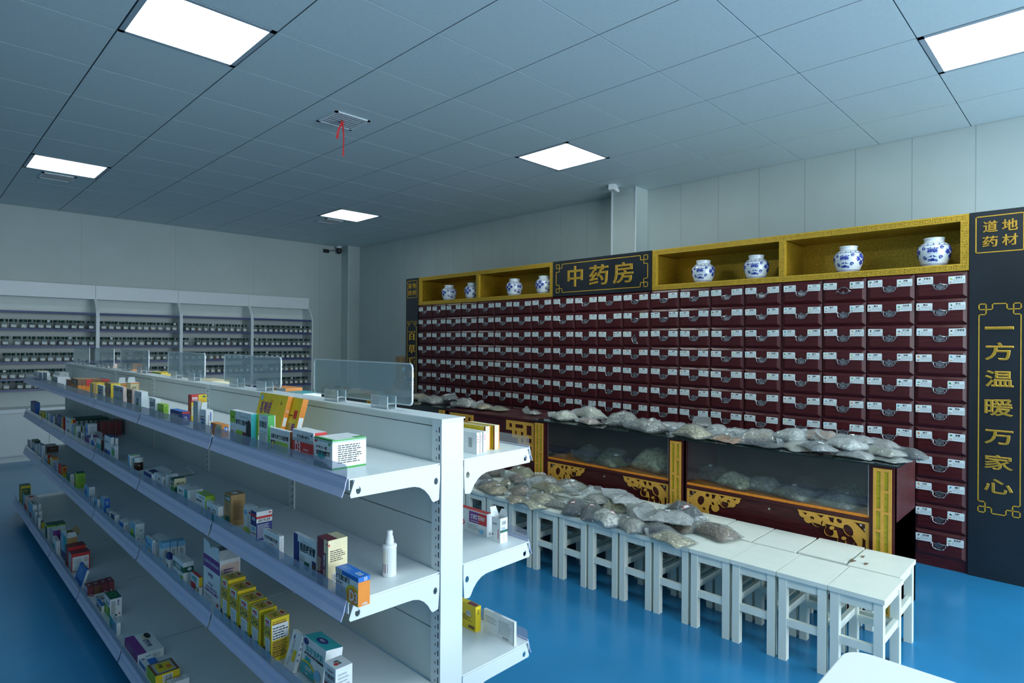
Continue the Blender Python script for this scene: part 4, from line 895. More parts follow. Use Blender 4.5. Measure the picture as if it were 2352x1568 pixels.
BOXES = '''\
1|0.764 6.081 1.168 0.2034 0.07246 0.07276|w/w/c FL.1,.3,.9,.8,e,4|cream topped white box, first at the far end of the top shelf
1|0.764 5.868 1.168 0.1799 0.02153 0.07092|q/w/w FL.2,.2,.8,.8,e,5|grey lavender box, second from the far end of the top shelf
1|0.764 5.649 1.168 0.1782 0.01829 0.07814|e/w/w FR0,0,1,.3,q;EL.2,.4,.8,.8,e,3|white ended grey box, third from the far end of the top shelf
1|0.764 5.213 1.168 0.2475 0.069 0.06698|e/w/w FR0,0,.12,1,l;FL.3,.3,.8,.8,k,4|wide blank white end box with lime edge, far part of top shelf
1|0.922 6.197 1.168 0.2232 0.06203 0.05446|w/w/w EL.1,.5,.9,.8,e,2|plain white box standing behind the wide blank white end box
1|0.812 5.246 1.168 0.07371 0.012 0.04522|q/w/q ER0,.6,1,1,p|small lavender box leaning against the orange and brown boxes|tilt=.45
1|0.764 4.802 1.168 0.09601 0.012 0.06866|m/z/t FR0,0,1,.6,z;FT.1,.65,.9,.9,c,妇炎|maroon topped brown box, farthest of the orange and brown row
1|0.764 4.52 1.168 0.2109 0.01999 0.08505|o/o/t FR0,.55,1,1,z;ER0,.55,1,1,z;FT.3,.65,.8,.9,c,妇科;FT.1,.2,.9,.4,z,OTC|orange box with dark brown upper band and cream letters
1|0.785 4.52 1.168 0.2109 0.02026 0.08423|o/o/t ER0,.55,1,1,z|orange box with brown band, second along the orange row|sy
1|0.8064 4.52 1.168 0.2109 0.03166 0.08339|m/o/t ER0,.5,1,1,r|orange box with bright red band, middle of the orange row|sy
1|0.8394 4.52 1.168 0.2109 0.02263 0.08209|o/o/t ER0,.5,1,1,z|orange box with brown band just past the red banded one|sy
1|0.863 4.52 1.168 0.2109 0.02553 0.08117|o/o/t ER0,.5,1,1,z|orange box with brown band beside the end maroon topped one|sy
1|0.8909 4.52 1.168 0.2109 0.03975 0.08007|z/z/m ER0,.85,1,1,r|brown box with red lid edge, end of the orange row|sy
1|0.7929 4.417 1.168 0.07462 0.02655 0.012|c/r/c ER0,0,1,.5,y|flat cream box with red edge lying before the orange boxes|flat=0.012
1|0.764 4.092 1.168 0.08436 0.01553 0.08335|c/t/y FR.6,0,1,1,y;FL.1,.2,.5,.8,e,4|yellow and cream box standing beside the flat cream one
1|0.842 4.42 1.168 0.09596 0.04071 0.06403|y/y/y ER0,.7,1,1,y;ER0,.9,1,.94,o|bright yellow box behind the yellow and cream one
1|0.764 3.855 1.168 0.1338 0.012 0.08172|e/w/w FL.2,.3,.8,.8,k,3;FR0,0,1,.05,r|pale grey box with white end beside the brown tan box
1|0.764 3.686 1.168 0.1192 0.04375 0.1024|t/y/t FR0,.5,1,.72,m;FT.15,.53,.85,.7,c,养血;EL.2,.3,.8,.8,o,3|tan box with maroon band and yellow end
1|0.952 4.854 1.168 0.1832 0.04262 0.03503|c/c/w ER0,.93,1,1,o;EL.2,.4,.8,.7,k,2|cream carton with open white flap behind the yellow box|flap=1
1|0.922 4.187 1.168 0.09301 0.04168 0.07139|c/c/w ER0,.9,1,1,o;ER0,.6,.8,.85,o;ET.3,.25,.9,.5,k,蒲地|cream carton with orange wave and open white flap|flap=1
1|0.922 3.983 1.168 0.08566 0.0437 0.08464|c/c/w ER0,.93,1,1,o;ER.95,0,1,.9,o;ET.15,.5,.6,.8,k,冲剂|cream carton with open white flap, nearest of the three flapped|flap=1
1|0.764 3.436 1.168 0.1948 0.01292 0.0986|e/i/w FL.15,.75,.7,.92,k,2;FO.8,.8,.06,.07,m;FR.3,.4,.5,.44,a;FR.35,.34,.55,.38,a|pale grey box with teal dashes and pinkish end
1|0.764 3.269 1.168 0.0977 0.012 0.09379|z/i/z FR0,.6,1,.9,k;FT.1,.65,.9,.85,t,固本;FR.9,0,1,1,i|brown box with black band and peach edge
1|0.764 3.114 1.168 0.1163 0.02616 0.09526|w/w/w FL.1,.7,.8,.95,e,4;FR.1,0,.9,.28,l;FR.3,.1,.6,.4,g;FO.85,.85,.05,.05,r;FT.2,.38,.6,.7,n,止咳|white box with green plant picture and blank white end
1|0.764 2.9 1.168 0.09041 0.02004 0.07886|w/w/w FR0,.02,1,.4,a;FO.15,.28,.12,.14,z;FT.15,.55,.9,.82,k,益天天;FO.9,.9,.05,.05,r;EL.2,.3,.8,.8,e,4|white box with pale green lower half and three black characters
1|0.772 2.813 1.168 0.07934 0.01895 0.06083|l/l/l FR0,0,1,.55,g;FO.7,.3,.18,.24,y;FL.1,.55,.5,.75,g,2;EL.2,.5,.8,.9,g,3|bright lime green box with yellow blossom picture
1|0.767 2.558 1.168 0.1491 0.02721 0.05213|n/n/b FT.08,.4,.7,.75,w,云南白药;FL.2,.2,.6,.32,w,2;FL.78,.2,.95,.9,s,7;ER0,.85,1,1,r;EL.3,.3,.7,.7,w,3|long deep blue box with white brush lettering
1|0.832 2.662 1.168 0.03996 0.05945 0.1075|r/y/r FR0,0,1,.4,r;ER0,.72,.45,1,r;ET.04,.78,.4,.92,w,999;EO.82,.92,.1,.035,d;EL.5,.68,.95,.85,o,4;ER0,.2,1,.58,c;ET.04,.4,.95,.56,e,感冒灵;FL.2,.1,.8,.35,w,5|tall red and yellow box standing upright
1|0.764 2.373 1.168 0.04933 0.012 0.1066|e/e/e FL.2,.2,.8,.9,w,8|thin grey leaflet box before the red and yellow box
1|0.772 2.313 1.168 0.06095 0.02382 0.07906|w/w/w FO.5,.28,.36,.2,b;FO.55,.26,.24,.15,g;FL.1,.55,.8,.75,k,2;FR.1,.5,.9,.56,b;EL.3,.3,.5,.8,k,6;ER.6,.5,.75,.9,b|white box with blue green globe and lifted flap|flap=1
1|0.772 2.161 1.168 0.1036 0.02306 0.0411|o/o/o FR.55,0,1,1,c;FO.75,.45,.2,.3,g;FO.78,.42,.1,.15,r;FO.15,.7,.12,.2,b;FT.08,.62,.22,.78,w,8;FL.1,.2,.5,.4,z,2;EO.62,.6,.34,.26,b;ET.4,.45,.85,.75,w,18|small orange box with blue oval and fruit picture
1|0.764 1.893 1.168 0.1695 0.02162 0.1029|w/a/w FR0,.62,.26,.98,l;FT.06,.74,.2,.84,k,三金;FT.28,.6,.82,.76,k,参苏口服液;FR.3,.02,.66,.42,l;FR.62,.02,.9,.4,m;FO.9,.42,.12,.38,k;FL.02,.15,.26,.4,k,6;FL.5,.85,.9,.9,e,1;ER.7,0,1,1,g|white oral liquid box with lime tab and dark oval
1|0.782 1.812 1.168 0.06501 0.02222 0.1032|w/g/g FT.05,.62,.85,.82,k,双黄连;FL.1,.2,.9,.55,e,6;FB.25,.08,.8,.2;FL.4,.9,.95,.95,e,1;ET.3,.6,.7,.75,w,VER;ER.9,0,1,1,w|white fronted box with plain green end and barcode
1|0.882 1.965 1.168 0.2207 0.01641 0.145|y/o/o FO.1,.88,.05,.07,s;FT.12,.5,.5,.8,p,斯唯诺;FL.05,.38,.5,.42,w,1;FL.8,.78,.86,.86,k,2;FT.4,.8,.58,.86,o,新品;ET.2,.55,.8,.75,w,食品;ER.15,.3,.85,.5,w|leaning yellow box with orange end and purple lettering, farther of two|tilt=.25
1|0.902 1.896 1.168 0.08027 0.01944 0.1385|y/o/o FR.5,.5,.8,.7,r;FL.1,.55,.5,.62,z,1;FT.15,.1,.85,.4,p,儿童;FR.92,0,1,1,y;ER.1,.3,.9,.55,w|leaning yellow box with orange end and red triangle, nearer of two|tilt=.25
1|0.782 1.664 1.168 0.1304 0.012 0.07054|w/z/w FT.05,.58,.93,.78,k,盐酸左氧氟沙星胶囊;FR.03,.12,.24,.5,n;FO.14,.3,.08,.16,y;FR.26,.08,.9,.5,l;FL.3,.2,.8,.45,e,3;FL.6,.88,.9,.92,e,1|white capsule box with long black name and pale green panel
1|0.782 1.524 1.168 0.1237 0.03959 0.08235|w/r/w FR0,.14,1,.72,r;FR0,.62,1,.72,e;FR0,.14,1,.22,e;FT.14,.24,.4,.62,w,D3;FT.2,.74,.85,.86,k,维生素D滴剂;FL.55,.36,.85,.44,w,2;FL.5,.9,.9,.94,e,1;FO.93,.9,.03,.03,n;FO.6,.06,.03,.04,b;ER0,0,.08,1,w|white box with red band and large white letter D
1|0.777 1.413 1.168 0.09622 0.09899 0.07677|w/w/w FR0,.95,1,1,g;FR0,.9,1,.92,a;FT.1,.62,.75,.74,k,按多六一散;FT.14,.42,.9,.58,k,甘草泡腾茶;FR.04,.84,.18,.9,r;FO.86,.84,.06,.05,g;FL.05,.34,.95,.35,g,1;FO.3,.08,.5,.12,d;FO.8,.02,.4,.06,d;FO.42,.42,.2,.14,a;FT.14,.42,.9,.58,k,甘草泡腾茶;ER0,.95,1,1,g;ER0,.91,1,.93,s;ER0,0,1,.06,g;EL.16,.2,.92,.85,k,9;TR0,0,1,.08,g;TR.75,.7,.95,1,g|large white and green tea box nearest the shelf end
2|0.764 6.215 0.871 0.2358 0.0324 0.1091|n/b/n FL.2,.5,.8,.9,s,4;ER.1,.3,.9,.95,b|tall deep blue box, first at the far end of second shelf
2|0.764 5.844 0.871 0.157 0.01877 0.06649|y/y/c FO.6,.7,.2,.12,n;ER.5,0,.6,1,c|yellow box beside the tall deep blue one
2|0.764 5.579 0.871 0.09565 0.012 0.07967|g/w/w FR0,0,.5,1,w|thin white and green box beside the yellow one on second shelf
2|0.764 5.377 0.871 0.1079 0.012 0.07548|b/w/w FL.2,.5,.8,.9,w,3|thin blue box, fourth from the far end of second shelf
2|0.782 5.406 0.871 0.06197 0.012 0.08704|g/w/w FR0,0,.4,1,w|thin white box with green front just past the thin blue box
2|0.764 5.099 0.871 0.1149 0.012 0.1038|n/b/n FL.2,.5,.8,.9,q,3|slanting blue violet box on the second shelf
2|0.764 4.995 0.871 0.07081 0.012 0.1015|o/r/y FR0,0,.5,1,y;FT.2,.6,.9,.85,p,佳|yellow orange box with red end beside slanting blue violet box
2|0.764 4.728 0.871 0.1826 0.02524 0.1179|w/w/w FL.2,.75,.8,.85,k,1;FO.5,.25,.12,.12,m;ER0,.75,1,.98,r;ER0,.75,.4,.98,y|white box with red and yellow top corner on end
2|0.764 4.569 0.871 0.1157 0.02576 0.08678|s/w/w FR0,0,.3,1,q;FR.6,0,1,1,l;ER0,.9,1,1,w|pale blue and lime box with blank white end
2|0.7954 4.569 0.871 0.1157 0.0147 0.08381|y/w/w ER0,0,.1,1,y|slim white box with yellow edge behind pale blue lime box|sy
2|0.764 4.418 0.871 0.07665 0.01747 0.0614|d/w/w EL.2,.2,.8,.8,k,4|small grey green box with printed white end
2|0.772 4.27 0.871 0.06572 0.04519 0.1295|s/w/w FR0,0,1,.45,p;FR0,.6,1,.8,b;EL.15,.15,.9,.9,e,9|tall box with violet blue front and ruled white end
2|0.764 4.189 0.871 0.05818 0.04018 0.06789|p/w/n FR0,.8,1,1,n;ER0,.88,1,1,p;EL.1,.3,.9,.7,e,3|white box with purple lid edge before the tall ruled box
2|0.808 4.176 0.871 0.1242 0.01925 0.08241|e/e/w FR0,0,1,1,e;ER.5,.1,1,.6,r|grey box with red patch behind the purple edged box
2|0.764 4.054 0.871 0.1228 0.0144 0.05397|b/w/w FR0,0,.3,1,w;EL.2,.3,.8,.8,r,3|blue fronted white box standing open on the second shelf|flap=1
2|0.764 3.896 0.871 0.1041 0.01201 0.08246|a/z/w FR0,.7,1,1,w;ER.2,0,.8,.9,k|teal box with dark open end beside the blue fronted box
2|0.764 3.673 0.871 0.143 0.01349 0.1213|w/w/n FR0,0,.8,.4,n;FL.1,.7,.8,.8,n,2;FR.5,.25,.9,.4,b|tall white box with navy lower front and navy top
2|0.7823 3.673 0.871 0.143 0.0136 0.1193|w/w/n ER0,.97,1,1,n|tall white box with navy top, close behind its twin|sy
2|0.764 3.595 0.871 0.05871 0.01616 0.08711|w/w/w FR0,.4,1,.75,g;FR0,0,1,.3,l;FL.1,.8,.9,.9,k,1;EO.5,.93,.1,.03,r;EL.2,.2,.8,.85,e,7|slender white box with green band before the tall navy topped box
2|0.772 3.341 0.871 0.03166 0.04311 0.07412|w/w/w ER0,.95,1,1,g;FR0,0,1,.9,s;EL.1,.3,.9,.85,a,4|white box with thin green line and clear lid
2|0.76 2.934 0.871 0.1196 0.012 0.04657|n/w/w FL.1,.6,.7,.7,s,2;FR.55,.25,.85,.35,s;EL.2,.2,.8,.8,e,3|deep blue fronted white box beside the open leaflet pack
2|0.772 2.822 0.871 0.1197 0.01765 0.0535|w/w/w FO.15,.75,.1,.12,s;FT.35,.62,.9,.78,k,芙必叮;FR.3,0,1,.35,n;EL.2,.2,.6,.8,k,6|white box with blue drop and navy lower block
2|0.782 2.783 0.871 0.02939 0.03808 0.0655|w/w/w EL.1,.35,.9,.9,e,8;EB.2,.05,.9,.3|slightly turned white box with barcode low on end
2|0.767 2.648 0.871 0.04421 0.0424 0.07365|c/c/d FR0,0,1,.55,g;FR0,.85,1,1,d;FT.1,.6,.9,.8,d,藿香;ER0,0,1,.55,d;ET.2,.68,.85,.8,d,胆宁片|cream and dark green box with bracketed name
2|0.764 2.479 0.871 0.123 0.02609 0.05738|w/w/w FR.7,0,1,1,a;FT.05,.68,.65,.84,k,恩替卡韦;FL.05,.35,.65,.5,a,1;FO.15,.42,.05,.06,a;FO.3,.42,.05,.06,a;FO.45,.42,.05,.06,a;FO.6,.42,.05,.06,a|white box with teal panel and row of teal dots
2|0.7911 2.479 0.871 0.123 0.02707 0.05651|w/w/w TR.2,.3,.5,.6,e;ER.7,.4,1,1,w|white box with grey stamp on lid behind the teal panelled one|sy
2|0.788 2.496 0.871 0.009855 0.012 0.04344|w/d/d ER0,0,.3,1,c;EL.05,.1,.28,.9,d,8|dark green and cream small box end between white boxes
2|0.764 2.29 0.871 0.0972 0.03326 0.06922|w/l/l FL.4,.85,.95,.93,k,1;FT.05,.6,.65,.72,k,头孢克肟分散片;FO.7,.2,.18,.18,l;FO.72,.22,.1,.12,g;EL.15,.6,.7,.9,w,3;TR.3,.3,.7,.6,e|white fronted box with bright lime end and lid
2|0.764 2.163 0.871 0.1151 0.01645 0.05765|w/w/w FR0,0,1,.42,a;FR0,.42,1,.45,o;ER0,0,1,.42,a;ER0,.42,1,.45,o;FO.45,.8,.05,.08,s;FT.1,.5,.35,.75,k,示小;FT.5,.5,.85,.75,k,快力;TB.3,.3,.7,.7|white box with teal lower half and orange line
2|0.782 2.1 0.871 0.05998 0.04708 0.1055|t/t/t FR.1,.78,.9,.94,d;FT.14,.8,.86,.92,w,小柴胡;FL.25,.4,.7,.72,z,5;FR.2,.06,.75,.3,d;EL.15,.2,.85,.85,z,13;TR.25,.3,.75,.7,w|tall kraft brown box standing alone
2|0.797 1.976 0.871 0.05299 0.02398 0.08612|w/w/w FO.3,.75,.25,.1,s;FR.8,.75,1,.85,r;FL.6,.2,.9,.7,e,10;FO.5,.1,.5,.12,l;FO.3,.08,.2,.1,y|white box with coloured birds, behind the navy syrup box
2|0.782 1.892 0.871 0.0417 0.0498 0.09134|n/n/w FR0,0,1,.5,w;FR0,.82,1,.9,r;FR0,.68,1,.8,n;FT.1,.68,.9,.8,w,双黄;FO.5,.4,.35,.08,s;FR.1,.22,.9,.25,k;ER0,.8,1,1,w;ER0,.76,1,.84,r;ER0,.62,1,.76,w;ET.12,.63,.88,.75,k,益智健脑口服液;EL.06,.1,.9,.58,w,10;EO.85,.93,.1,.025,r|navy syrup box with red stripe on white band
2|0.767 1.695 0.871 0.1083 0.01357 0.06453|w/w/w FT.06,.6,.9,.78,k,卡贝缩宫素注射液;FL.4,.46,.7,.52,r,1;FT.2,.12,.72,.36,e,SINKANG;TR.2,.2,.8,.8,e;EL.3,.4,.6,.9,e,8;EL.4,.05,.8,.3,r,3|white box with grey capital letters and red ticks on end
2|0.772 1.486 0.871 0.128 0.012 0.0946|w/w/w FR0,0,.18,1,n;FR.18,0,.26,.8,n;FT.3,.56,.97,.82,k,熊胆痔灵膏;FL.3,.3,.6,.5,e,3;FR.5,.1,.72,.32,d;FR.84,.05,1,.45,n;FO.92,.25,.06,.14,z;FR.05,.1,.14,.22,r;FL.4,.86,.95,.9,e,1|white ointment box with slanted navy corner and black name
2|0.762 1.403 0.871 0.05678 0.05423 0.1217|m/c/c FR.62,0,1,1,c;FR.5,.2,.82,.72,m;FV.58,.24,.76,.7,w,逍遥丸;FO.9,.92,.05,.03,r;FL.05,.3,.4,.6,c,8;EO.05,.9,.04,.025,r;EL.1,.55,.9,.8,k,6;EB.2,.1,.5,.3;TR0,0,1,.5,m|maroon and cream pill box with ornate name plate
2|0.76 1.256 0.871 0.1053 0.03196 0.06912|w/o/b FR0,.85,1,1,b;FR0,.86,.3,1,e;FT.03,.62,.62,.84,k,维生素D滴剂;FO.78,.3,.32,.36,y;FO.78,.28,.24,.28,o;FT.64,.1,.98,.48,w,D3;FL.03,.5,.45,.6,k,2;FO.32,.3,.08,.05,y;FL.05,.12,.5,.16,e,1;ER0,.84,1,1,b;ET.5,.86,.75,.98,w,D3;ET.3,.03,.8,.13,w,30粒;TL.1,.3,.5,.7,s,5;TT.7,.3,.9,.7,w,D3|blue and orange vitamin box with large letter D
3|0.764 6.533 0.556 0.08832 0.01315 0.07738|e/e/e FL.2,.3,.8,.8,w,3|small grey box, first at the far end of third shelf
3|0.802 6.568 0.556 0.1483 0.04466 0.06519|d/e/d ER0,.7,1,1,d|grey green box second from the far end of third shelf
3|0.764 6.165 0.556 0.2084 0.01536 0.09676|e/w/d FR0,0,.5,.5,b|grey box with blue base near the far end of third shelf
3|0.764 5.853 0.556 0.1682 0.02014 0.1217|q/w/e FR0,.3,.5,1,w;EL.2,.2,.8,.8,e,6|tall lavender and white box on the far third shelf
3|0.852 6.272 0.556 0.1747 0.07611 0.04799|e/z/e EO.15,.7,.12,.3,m;EL.3,.5,.8,.7,e,2|low grey brown box with red arc, set back on third shelf
3|0.772 5.661 0.556 0.08751 0.02627 0.06951|w/o/o ER0,.7,1,1,r;FR0,0,1,.6,s|white box with orange lid, third shelf, far part
3|0.764 5.4 0.556 0.09029 0.03546 0.08756|c/c/o ER0,.85,1,1,o;FL.2,.3,.8,.8,e,3|cream box with orange lid edge beside the orange lidded white box
3|0.764 5.2 0.556 0.1538 0.01719 0.07909|q/w/w FL.1,.5,.9,.9,n,4;FR0,0,1,.3,n|lavender white box with navy base on third shelf
3|0.764 5.126 0.556 0.04917 0.01214 0.08395|r/r/r FL.3,.3,.7,.7,w,2|narrow bright red box on third shelf
3|0.772 5.058 0.556 0.0718 0.02416 0.07648|t/o/z FR0,0,1,.5,o;ER0,0,1,.35,y;ER.2,.6,.8,.85,r|orange box fading to yellow at its foot
3|0.764 4.736 0.556 0.1306 0.02066 0.07413|g/w/e FR0,.5,1,1,d;EL.2,.15,.8,.9,k,8|green fronted box with black printed white end
3|0.7857 4.736 0.556 0.1306 0.012 0.07099|e/e/e ER0,0,.5,1,z|grey brown slim box behind the green fronted box|sy
3|0.782 4.638 0.556 0.06122 0.0446 0.09521|l/l/d ER0,.93,1,1,g;EL.15,.4,.85,.85,g,6|tall vivid lime green box on third shelf
3|0.764 4.179 0.556 0.1353 0.02737 0.0899|s/w/e FR.1,.4,.6,.7,b;FL.1,.75,.9,.9,e,2;EL.1,.2,.9,.9,e,7|white box with pale blue front past the vivid lime box
3|0.764 4.076 0.556 0.07245 0.02275 0.04873|w/w/w FR0,0,.12,1,n;FR0,.92,1,1,n;FO.6,.3,.12,.12,r|small white box with navy edges on third shelf
3|0.764 3.968 0.556 0.08552 0.01216 0.05914|s/w/e FL.2,.4,.8,.8,n,3;FO.4,.2,.12,.1,r|low pale blue box between navy edged and bright blue ended boxes
3|0.772 3.851 0.556 0.08073 0.0266 0.08446|s/b/w FL.1,.3,.9,.9,e,6;EL.3,.6,.7,.85,w,3|tall white box with bright blue end
3|0.764 3.69 0.556 0.08049 0.01546 0.04816|e/w/w FL.2,.3,.8,.8,n,3;TR.3,.3,.8,.7,e|small pale grey box past the bright blue ended one
3|0.764 3.589 0.556 0.07687 0.02091 0.04859|d/w/w FR.3,.7,1,1,n;FR0,0,1,.3,g;FL.1,.4,.8,.6,w,2|small box with dark green front and white end
3|0.764 3.409 0.556 0.08757 0.02024 0.04869|w/w/w FR0,.5,1,.95,b;FR.4,0,1,.3,t;EB.2,.1,.8,.9|white box with blue band and tall barcode end
3|0.7852 3.409 0.556 0.08757 0.012 0.0519|w/w/w ER.9,0,1,1,n|white box with navy edge behind the barcode ended box|sy
3|0.772 3.234 0.556 0.08991 0.03717 0.07859|s/w/w FR0,0,1,.35,g;FR.1,.35,.7,.6,l;FL.1,.7,.9,.9,e,2;EL.1,.3,.3,.9,g,7;ET.45,.35,.85,.85,g,肠炎宁;EO.3,.12,.06,.04,r|white box with green landscape front and green lettering
3|0.764 2.93 0.556 0.1054 0.012 0.07603|s/w/w FR.4,.2,.8,.4,y;FO.15,.75,.08,.1,n;FL.3,.6,.8,.75,n,2;EL.2,.1,.8,.9,n,7|slanting pale blue box with yellow patch
3|0.7775 2.93 0.556 0.1054 0.012 0.06539|w/w/w EL.2,.2,.8,.8,e,6|thin white box, first of the slim row past the yellow patched box|sy
3|0.7905 2.93 0.556 0.1054 0.012 0.06892|w/w/w EL.2,.2,.8,.8,e,5|thin white box, second of the slim row past the yellow patched box|sy
3|0.8035 2.93 0.556 0.1054 0.012 0.07228|w/w/w EL.2,.2,.8,.8,e,4|thin white box, third of the slim row past the yellow patched box|sy
3|0.8165 2.93 0.556 0.1054 0.012 0.07355|w/w/w EL.2,.2,.8,.8,e,7|thin white box, last of the slim row past the yellow patched box|sy
3|0.772 2.817 0.556 0.04238 0.0281 0.08987|w/w/s FR0,.75,1,1,s;ER0,.74,1,1,s;EL.25,.35,.8,.68,k,6;FO.5,.2,.3,.12,s|white box with pale blue top, frontmost of three alike
3|0.8026 2.817 0.556 0.04238 0.02571 0.08827|w/w/s FR0,.75,1,1,s;ER0,.74,1,1,s;EL.25,.35,.8,.68,k,6|white box with pale blue top, middle of three alike|sy
3|0.8311 2.817 0.556 0.04238 0.02991 0.08538|w/w/s FR0,.75,1,1,s;ER0,.74,1,1,s;EL.25,.35,.8,.68,k,6|white box with pale blue top, rearmost of three alike|sy
3|0.764 2.703 0.556 0.03131 0.01361 0.07494|w/w/n FR0,.7,1,1,n;ER0,.7,1,1,n;FO.5,.3,.2,.15,z|small white box with navy top before the pale blue trio
3|0.764 2.523 0.556 0.121 0.03729 0.08686|w/w/w FR0,.55,1,.8,d;FT.1,.58,.8,.78,w,小儿氨酚黄那敏;ER0,.55,1,.8,d;EO.6,.68,.2,.08,w;FL.05,.2,.5,.5,s,4;FR.7,0,1,.4,l;TL.3,.3,.7,.7,e,3|white box with dark green band round it
3|0.772 2.373 0.556 0.08501 0.01201 0.0704|w/y/r FR0,0,.6,.55,r;FR.5,0,1,.4,d;FT.08,.6,.75,.92,a,金银花;FO.75,.2,.2,.2,c;ER0,0,1,.5,w;ER0,.48,1,.52,r|white box with bright red lid and yellow end
3|0.782 2.196 0.556 0.1587 0.06976 0.174|w/w/w FR0,.7,1,.96,p;FU.05,.76,.95,.92,w,COMPOUND AMINO ACID INJECTION;FU.3,.54,.62,.62,p,250ml;FU.3,.38,.62,.44,p,(17AA-I);FU.12,.3,.9,.36,p,ACID INJECTION;FU.1,.22,.92,.28,p,COMPOUND AMINO;FL.1,.13,.6,.17,e,1;FO.88,.08,.06,.035,r;ER.06,.35,.94,.92,i;EL.2,.5,.8,.85,p,6|tall open white carton with purple band and upside down print|open=1
3|0.764 2.071 0.556 0.06174 0.05687 0.1477|y/y/y D|yellow DHA carton, farthest of the five in a row
3|0.764 1.988 0.556 0.07494 0.05798 0.1361|y/y/y D|yellow DHA carton, second from the far end of the five
3|0.764 1.899 0.556 0.07896 0.05617 0.127|y/y/y D|yellow DHA carton, middle of the five in a row
3|0.764 1.821 0.556 0.06771 0.05385 0.1261|y/y/y D|yellow DHA carton, fourth from the far end of the five
3|0.764 1.738 0.556 0.05109 0.05424 0.1269|y/y/y D;ER.05,.5,.95,.85,w;EL.08,.52,.92,.82,k,5;EL.05,.12,.95,.46,z,9;EL.05,.87,.9,.95,z,2|yellow DHA carton with facts panel on end, nearest of five
3|0.782 1.636 0.556 0.0578 0.012 0.09921|w/w/w FO.3,.85,.06,.06,n;FV.3,.4,.5,.8,e,注射用;FR.55,.25,.85,.55,y;FL.2,.1,.5,.35,e,4;EL.2,.3,.5,.9,n,4|leaning white box with yellow rectangle|tilt=.3
3|0.802 1.505 0.556 0.1259 0.05072 0.09702|w/w/a FO.12,.88,.12,.09,n;FT.15,.62,.92,.8,a,医用输液贴;FR.1,.54,.95,.6,k;FL.15,.55,.9,.59,w,1;FR.15,.36,.4,.5,a;FO.25,.08,.45,.3,y;FO.22,.05,.43,.28,a;FT.2,.14,.5,.26,w,低过敏;FT.2,.03,.4,.1,w,20片;FO.75,.2,.15,.14,s;TO.5,.45,.2,.25,n;TT.38,.36,.62,.54,w,稳健|white medical plaster box with turquoise lid and turquoise curve|tilt=.12
3|0.782 1.398 0.556 0.05724 0.04814 0.1049|w/w/w FR0,0,1,.55,m;FR0,.55,1,.62,e;FT.2,.1,.8,.5,w,D3;FT.1,.66,.9,.8,k,维生素D滴剂;FL.3,.85,.9,.92,m,2;EL.15,.1,.85,.9,e,9;TT.3,.3,.7,.6,k,悦而;TO.6,.3,.12,.12,r|white lidded box with crimson front, last before the shelf end
4|0.7 6.416 0.125 0.105 0.06553 0.1512|d/y/d ER.08,.05,.92,.86,d;EL.15,.6,.85,.8,y,3;FR0,0,.3,1,y|dark green and yellow carton, farthest on the bottom shelf
4|0.708 6.221 0.125 0.1613 0.03189 0.1082|s/w/d ER.5,.3,.8,.6,d;FL.1,.4,.9,.8,e,3|white box with dark green lid second on the bottom shelf
4|0.7 6.078 0.125 0.1195 0.06691 0.1117|i/i/w TO.5,.5,.25,.3,r;FR0,0,1,.5,r|pinkish box with red oval on its lid
4|0.7 5.773 0.125 0.2215 0.02869 0.1162|s/w/w TR.2,.3,.8,.7,d;FR.4,0,.7,.4,r|pale blue box with dark rectangle on lid, bottom shelf
4|0.7339 5.773 0.125 0.2215 0.0171 0.1197|w/w/w ER.3,.2,.6,.5,k|white box with dark mark behind the dark lidded pale blue box|sy
4|0.7 5.655 0.125 0.1049 0.01665 0.08758|e/w/w TR.3,.3,.7,.7,e|small white box, nearer the strip of a side by side pair
4|0.7205 5.655 0.125 0.1049 0.02193 0.09004|e/w/w EL.2,.4,.8,.8,e,2|small white box set farther in of a side by side pair|sy
4|0.7 5.502 0.125 0.09988 0.01504 0.08085|e/w/e FL.2,.3,.8,.8,w,3|grey box with white end past the small white pair
4|0.718 5.494 0.125 0.06804 0.01512 0.04411|d/y/d ER.2,.2,.8,.8,y|narrow yellow and dark green box on bottom shelf
4|0.708 5.171 0.125 0.09767 0.04702 0.09476|d/w/d FR0,.8,1,1,l;ER0,.85,1,1,l;ER0,.95,1,1,d;EL.1,.3,.3,.8,e,5|white box with dark green lid and lime edge, nearer the strip
4|0.7586 5.171 0.125 0.09767 0.05032 0.09308|d/w/d ER0,.85,1,1,l;ER0,.95,1,1,d;ER.3,.45,.85,.6,y;EL.4,.1,.7,.35,k,3|white box with dark green lid and gold patch, farther in|sy
4|0.708 4.943 0.125 0.1069 0.03724 0.1102|w/p/w FR0,0,1,1,e;ER0,0,1,.9,p;EL.1,.4,.9,.7,q,3|deep purple ended white box on the bottom shelf
4|0.7 4.772 0.125 0.1526 0.01983 0.08225|w/w/w FR.1,.2,.6,.6,a;TR.2,.3,.8,.6,e;FR0,0,.1,.8,i;EL.3,.1,.8,.6,e,4|upright white box with teal patch before the purple ended box
4|0.718 4.538 0.125 0.1853 0.05283 0.1536|a/t/t FR0,0,.4,1,s;FR0,0,1,.3,n;ER0,0,1,.4,t|teal fronted tan carton standing open|open=1
4|0.708 4.439 0.125 0.08855 0.08801 0.1214|m/r/m ER0,0,1,1,r|dark red lidded box, farther of the red pair
4|0.708 4.339 0.125 0.08512 0.09159 0.1061|e/r/m ER.06,.04,.94,.82,w;EL.12,.45,.6,.72,e,6;EL.7,.5,.92,.75,r,4;EB.6,.1,.9,.25|dark red lidded box with white end panel, nearer of the red pair
4|0.7 4.021 0.125 0.1774 0.012 0.09576|b/w/b FL.2,.3,.8,.9,s,4;TO.5,.5,.2,.2,y|slanting blue box before the red lidded pair|tilt=.3
